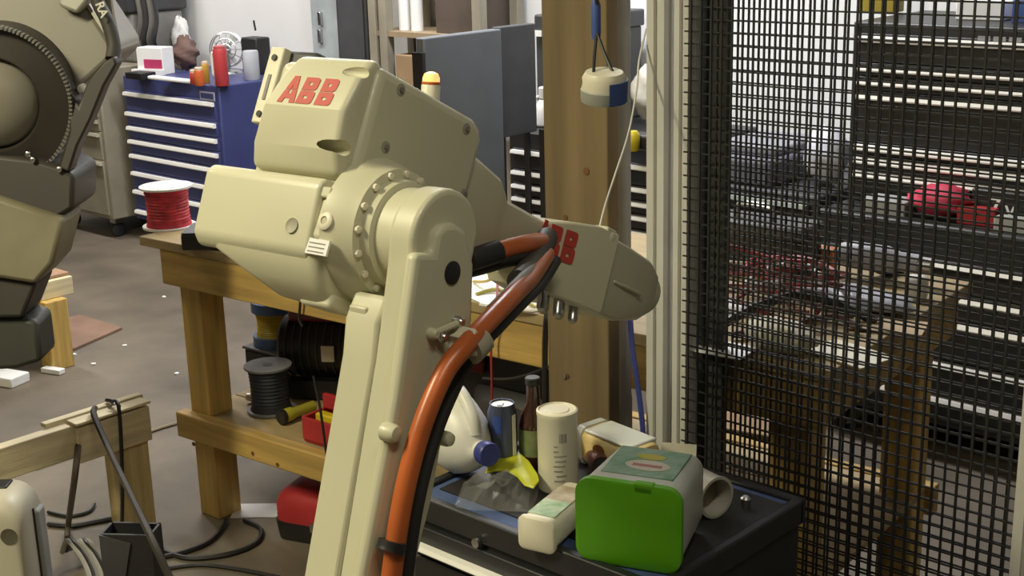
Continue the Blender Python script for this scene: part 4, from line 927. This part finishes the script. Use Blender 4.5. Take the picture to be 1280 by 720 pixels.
for i, z in enumerate(hs_):
    lo_ = z-.03 if i < 3 else .14
    d = rbox(X0c+.02, X1c-.02, Y0c-.014, Y0c+.002, z-.04, b0-.004).build('drawer', CHB, cart, bevel=.003)
    MB().prism([(-.014, -.006), (-.030, -.006), (-.034, -.002), (-.030, .006), (-.014, .006)], X0c+.03, X1c-.03, lambda u, v, a: (a, Y0c+u, z-.018+v)).build('handle', CHROME, d, ang=25)
    b0 = z-.04
q = ony(596, 678, Y0c-.015); MB().lathe([(.009, 0), (.009, .006), (.006, .007)], (q[0], Y0c-.014, q[2]), (0, -1, 0), 16).build('lock', STEEL, cart)
for cx in (X0c+.07, X1c-.07):
    for cy in (Y0c+.07, Y1c-.07):
        fk = rbox(cx-.025, cx+.025, cy-.025, cy+.025, .08, .12).build('caster_fork', STEEL, cart)
        MB().lathe([(.033, -.013), (.04, -.009), (.04, .009), (.033, .013)], (cx, cy, .04), (1, 0, 0), 18).build('caster_wheel', RUB, fk)
rbox(X0c+.03, X1c-.012, Y0c+.052, Y1c-.03, CZ-.0045, CZ-.001).build('centre_mat', RUB, cart)
LT = CZ-.001
def lz(px, py, dz=0): p = onz(px, py, LT); return Vector((p[0], p[1], LT+dz))

# canister
c = lz(698, 609); t = thing('canister', 'tall cream canister with printed side standing on the cart', 'canister', c)
MB().lathe([(.036, 0), (.0385, .003), (.0385, .150), (.0395, .152), (.0395, .160), (.036, .162), (.034, .159), (.024, .159), (.022, .161), (.013, .161)], c, n=40).build('canister_body', CREAM, t, ang=30)
INK = mat('ink_grey', (.30, .29, .26), .6)
tw = math.atan2(-c.y, -c.x)
def wrap(u, v, a=0): an = tw+.12+u/.0385; return (c.x+(.0388+a)*math.cos(an), c.y+(.0388+a)*math.sin(an), LT+v)
def patch(u0, u1, v0, v1, nm, M, par):
    mb = MB(); n = 4
    mb.loft([[wrap(u0+(u1-u0)*k/n, v0), wrap(u0+(u1-u0)*k/n, v1), wrap(u0+(u1-u0)*k/n, v1, .0004), wrap(u0+(u1-u0)*k/n, v0, .0004)] for k in range(n+1)])
    return mb.build(nm, M, par, flat=True)
for i in range(7): patch(-.0015+i*.0022, -.0003+i*.0022+.0004*(i % 3), .106, .124, 'barcode_bar', INK, t)
for i, (a, b) in enumerate([(-.012, -.005), (-.013, -.004), (-.012, .013), (-.010, .012), (-.013, .010), (-.012, .004), (-.008, .012), (-.012, .008)]):
    patch(a, b, .098-.010*i, .1005-.010*i, 'print_line', INK, t)

# lying containers
def lying(name, label, cat, p, rz, w, h, ln, r, bodym, lidm, lid=.014, lidr=None, taper=.92):
    t = thing(name, label, cat, p, rz)
    def sec(y, k, g=0, rr=r): return [(x, y, z+h/2) for x, z in rrect(-w/2*k-g, w/2*k+g, -h/2*k-g+(0), h/2*k+g, rr, 5)]
    def flo(sec_): mn = min(q[2] for q in sec_); return [(a, b, c_-mn) for a, b, c_ in sec_]
    MB().loft([sec(lid, 1), sec(lid+.004, 1), sec(ln*.97, taper), sec(ln, taper*.94)]).build('tub_body', bodym, t, world=False, ang=50)
    MB().loft([sec(0, .985, 0, r), sec(.003, 1, .003, r), sec(lid, 1, .003, r)]).build('lid', lidm, t, world=False, ang=50)
    return t
p = lz(784, 710); tubw, tubh, tubl = .180, .148, .185
gt = lying('large_tub', 'frosted tub with bright green lid lying on the cart', 'tub', p+Vector((0, 0, .0025)), math.radians(20), tubw, tubh, tubl, .028, FROST, GREEN, .016)
LB = mat('label_green', (.10, .26, .14), .5, col2=(.30, .42, .34), scale=30)
rbox(-.062, .066, .045, .165, tubh-.0035, tubh+.0005).build('label', LB, gt, world=False, bevel=.001)
MB().prism([(.040*math.cos(2*math.pi*i/20)+.008, .022*math.sin(2*math.pi*i/20)+.09) for i in range(20)], tubh+.0005, tubh+.0012, lambda u, v, a: (u, v, a)).build('label_oval', mat('oval_pale', (.60, .56, .48), .5), gt, world=False)
MB().prism([(.026*math.cos(2*math.pi*i/20)+.004, .012*math.sin(2*math.pi*i/20)+.128) for i in range(20)], tubh+.0005, tubh+.0012, lambda u, v, a: (u, v, a)).build('label_sun', mat('sun_yellow', (.50, .46, .05), .5), gt, world=False)
MB().box(-.018, .034, .084, .094, tubh+.0012, tubh+.0016).build('label_banner', mat('banner_red', (.42, .16, .14), .5), gt, world=False)
rbox(.010, .045, -.0, .018, tubh-.012, tubh+.006).build('lid_tab', GREEN, gt, world=False, bevel=.003)
p = lz(670, 690)
wt = lying('small_tub', 'long cream tub with green label lying left of the green lid', 'tub', p+Vector((0, 0, .0025)), math.radians(14), .066, .058, .175, .013, CREAM, CREAM, .010, taper=.96)
rbox(-.026, .026, .022, .085, .0565, .0592).build('label', mat('label_leaf', (.16, .33, .14), .5, col2=(.5, .55, .40), scale=40), wt, world=False)
rbox(-.026, .026, .085, .150, .0560, .0588).build('label', mat('label_brown', (.26, .20, .12), .5, col2=(.45, .38, .26), scale=40), wt, world=False)
# tin lying behind
p = lz(893, 646, .040); axv = Vector((.93, -.22, 0)).normalized()
t = thing('paper_tin', 'pale round tin lying open end out behind the green tub', 'tin', Vector((p.x, p.y, LT)))
MB().lathe([(.037, -.14), (.038, -.12), (.038, 0), (.040, .002), (.040, .006), (.0345, .006), (.0345, -.03), (.005, -.032)], p, axv, 32).build('tin_body', mat('tin_pale', (.55, .53, .46), .45, .2), t, ang=30)
MB().lathe([(.033, -.029), (.006, -.028)], p, axv, 24).build('tin_inside', mat('tin_brown', (.20, .16, .11), .5), t)
# yellow label container
p = lz(737, 572); t = lying('snack_tub', 'clear tub with yellow orange label lying behind the canister', 'tub', p+Vector((0, -.0, .0025)), math.radians(-98), .080, .075, .165, .02, mat('tub_amber', (.62, .42, .12), .4, col2=(.72, .60, .32), scale=14), FROST, .02)
rbox(-.037, .037, .025, .155, .0700, .0765).build('clear_top', FROST, t, world=False, bevel=.003)
MB().prism([(.03+.016*math.cos(2*math.pi*i/14), .045+.012*math.sin(2*math.pi*i/14)) for i in range(14)], .0370, .0412, lambda u, v, a: (a, u+.04, v)).build('brown_print', mat('print_brown', (.22, .07, .02), .5), t, world=False)
# brown can lying
p = lz(752, 596, .0235); axb = Vector((.75, -.65, 0)).normalized()
t = thing('drink_can', 'dark brown drink can lying right of the canister', 'can', Vector((p.x, p.y, LT)))
MB().lathe([(.018, -.10), (.0235, -.094), (.0235, -.008), (.020, 0), (.019, .001), (.0165, -.003), (.002, -.003)], p, axb, 24).build('can_body', mat('can_brown', (.16, .07, .05), .35, .3), t, ang=30)
MB().lathe([(.0165, -.0025), (.003, -.0022)], p, axb, 20).build('can_end', mat('can_end_dark', (.12, .11, .10), .35, .8), t)
# silver can
c = lz(617, 601)+Vector((.0, .03, 0)); t = thing('drink_can', 'tall silver drink can with blue marks standing behind the jug', 'can', c)
MB().lathe([(.022, 0), (.0285, .008), (.0285, .138), (.024, .150), (.024, .154), (.0225, .154), (.021, .150), (.003, .150)], c, n=32).build('can_body', mat('can_slate', (.10, .12, .20), .3, .6), t, ang=30)
MB().lathe([(.0215, .1505), (.003, .1508)], c, n=24).build('can_top', CHROME, t)
MB().obox((c.x, c.y-.004, c.z+.1525), (.010, .016, .0015), .5).build('pull_tab', STEEL, t)
for a0_, a1_, M_, nm in ((-40, -5, mat('can_blue', (.04, .08, .32), .3), 'blue_mark'), (40, 62, CHROME, 'silver_stripe')):
    base_a = math.degrees(math.atan2(-c.y, -c.x)); mb = MB()
    mb.loft([[(c.x+rr*math.cos(math.radians(base_a+a)), c.y+rr*math.sin(math.radians(base_a+a)), c.z+z) for rr, z in ((.0286, .02 if nm != 'blue_mark' else .10), (.0286, .135), (.0291, .135), (.0291, .02 if nm != 'blue_mark' else .10))] for a in np.linspace(a0_, a1_, 6)])
    mb.build(nm, M_, t, flat=True)
# brown bottle
c = lz(658, 596)+Vector((0, .025, 0)); t = thing('glass_bottle', 'dark brown glass bottle with green label beside the canister', 'bottle', c)
MB().lathe([(.026, 0), (.030, .006), (.030, .105), (.026, .125), (.014, .150), (.013, .185), (.015, .187), (.015, .195), (.010, .196)], c, n=28).build('bottle_glass', mat('glass_brown', (.05, .018, .012), .15, coat=.5), t, ang=40)
MB().lathe([(.0304, .045), (.0304, .10)], c, n=28, cap=False).build('label', mat('label_olive', (.10, .16, .04), .6, col2=(.30, .30, .18), scale=25), t)
MB().lathe([(.0155, .187), (.0155, .199), (.013, .201)], c, n=20).build('cap', BLACK, t)
# jug: rounded body lying, ring handle, blue cap
c = lz(566, 598); t = thing('plastic_jug', 'white jug with blue cap lying on the cart behind the robot arm', 'jug', c)
cap_p = Vector(dep(611, 569, 2.58)); bk_ = Vector(dep(562, 548, 2.72)); ja = (cap_p-bk_).normalized()
side = ja.cross(Vector((0, 0, 1))).normalized(); upj = side.cross(ja); bk_ = cap_p-ja*.10+upj*.020
def jsec(a, w_, h_, dz=0, n=20): return [tuple(bk_+ja*a+side*(w_*math.cos(2*math.pi*i/n))+upj*(dz+h_*math.sin(2*math.pi*i/n))) for i in range(n)]
MB().loft([jsec(-.13, .035, .055), jsec(-.115, .055, .080), jsec(-.02, .058, .084), jsec(.03, .048, .062, -.006), jsec(.058, .028, .032, -.016), jsec(.066, .019, .020, -.018), jsec(.082, .019, .019, -.018)]).build('jug_body', WHITE, t, ang=50)
cpb = bk_+upj*-.018+ja*.080
MB().lathe([(.0225, 0), (.0235, .004), (.0235, .022), (.021, .026), (.003, .026)], cpb, tuple(ja), 28).build('cap', mat('cap_blue', (.035, .05, .26), .4), t, ang=40)
MB().tube([bk_+ja*.055+upj*.012, bk_+ja*.048+upj*.045, bk_+ja*.01+upj*.085, bk_+ja*-.05+upj*.098, bk_+ja*-.10+upj*.075], .013, 12, 6).build('handle', WHITE, t)
MB().tube([bk_+ja*-.055+upj*.075, bk_+ja*-.03+upj*.112, bk_+ja*-.065+upj*.120], .012, 8, 5).build('lilac_tag', mat('tag_lilac', (.5, .48, .62), .5), t)
# clear bag with yellow header
rnd = random.Random(12); c = lz(622, 622)
t = thing('clear_bag', 'crumpled clear plastic bag with yellow header on the cart', 'bag', c, math.radians(35))
CL = mat('clear_film', (.85, .86, .84), .12, var=.02, alpha=.11, spec=1)
nx_, ny_ = 15, 13; vs = []
for j in range(ny_):
    for i in range(nx_):
        u, v = i/(nx_-1)-.5, j/(ny_-1)-.5; e = max(0, 1-(abs(u)*2)**3)*max(0, 1-(abs(v)*2)**3)
        vs.append((u*.15, v*.13, .003+e*(.030+.016*math.sin(9*u+3*v)*math.cos(11*v)+.012*rnd.random())))
MB().add(vs, [(j*nx_+i, j*nx_+i+1, (j+1)*nx_+i+1, (j+1)*nx_+i) for j in range(ny_-1) for i in range(nx_-1)]).build('film', CL, t, world=False, flat=True)
hdr = [(615, 562), (628, 561), (645, 567), (660, 580), (671, 597), (673, 605), (667, 612), (655, 608), (646, 597), (633, 590), (618, 590), (606, 594)]
fr_h = [onz(px, py, LT+.030+.0004*max(0, 612-py)) for px, py in hdr]; n = len(hdr)
MB().add([tuple(p) for p in fr_h]+[tuple(p+np.array([0, .004, .006])) for p in fr_h], [tuple(range(n)), tuple(range(n, 2*n))[::-1]]+[(i, n+i, n+(i+1) % n, (i+1) % n) for i in range(n)]).build('yellow_header', mat('header_yellow', (.50, .52, .02), .4), t, bevel=.002)
p = lz(848, 586); tag(MB().obox((p.x, p.y, LT+.027), (.07, .004, .05), .5, -.25).build('card_flap', mat('card_pale', (.50, .48, .38), .7)), 'pale card leaning behind the green lidded tub', 'card')
p = lz(932, 634); tag(MB().lathe([(.009, 0), (.010, .018), (.006, .022)], p, n=14).build('silver_cap', STEEL), 'small silver cap at the right end of the cart', 'cap')

# ------------------------------------------------------------------ loose hanging cables, chest badge
def onb(px, py, y):      # point on the bench's own front plane
    d = ray(px, py); nn = np.array([-math.sin(BA), math.cos(BA), 0]); t = (y-(CP-np.array([BO[0], BO[1], 0])) @ nn)/(d @ nn); return tuple(CP+d*t)
cable([onb(362, 342, -.05), onb(369, 358, -.052), onb(375, 375, -.054), onb(374, 398, -.052), onb(378, 408, -.05)], .004, BLACK, 'thin black wire hanging over the bench apron under the robot')
cable([onb(392, 470, -.05), onb(400, 510, -.055), onb(405, 545, -.058), onb(410, 580, -.055), onb(414, 606, -.05)], .004, BLACK, 'thin black wire hanging before the red tool tray')
cable([tuple(ony(787, 380, 2.19)), tuple(ony(790, 430, 2.19)), tuple(ony(797, 480, 2.188)), tuple(ony(803, 530, 2.19)), tuple(ony(806, 575, 2.195))], .006, mat('cable_blue', (.05, .07, .30), .5), 'blue cable hanging between the timber post and fence post')
q = ony(1249, 49, 4.17)
for k in range(3): rbox(q[0]-.07+.05*k, q[0]-.03+.05*k, 4.172, 4.1765, q[2]-.007, q[2]+.007).build('badge', mat('badge_dim', (.28, .28, .28), .5), ur)
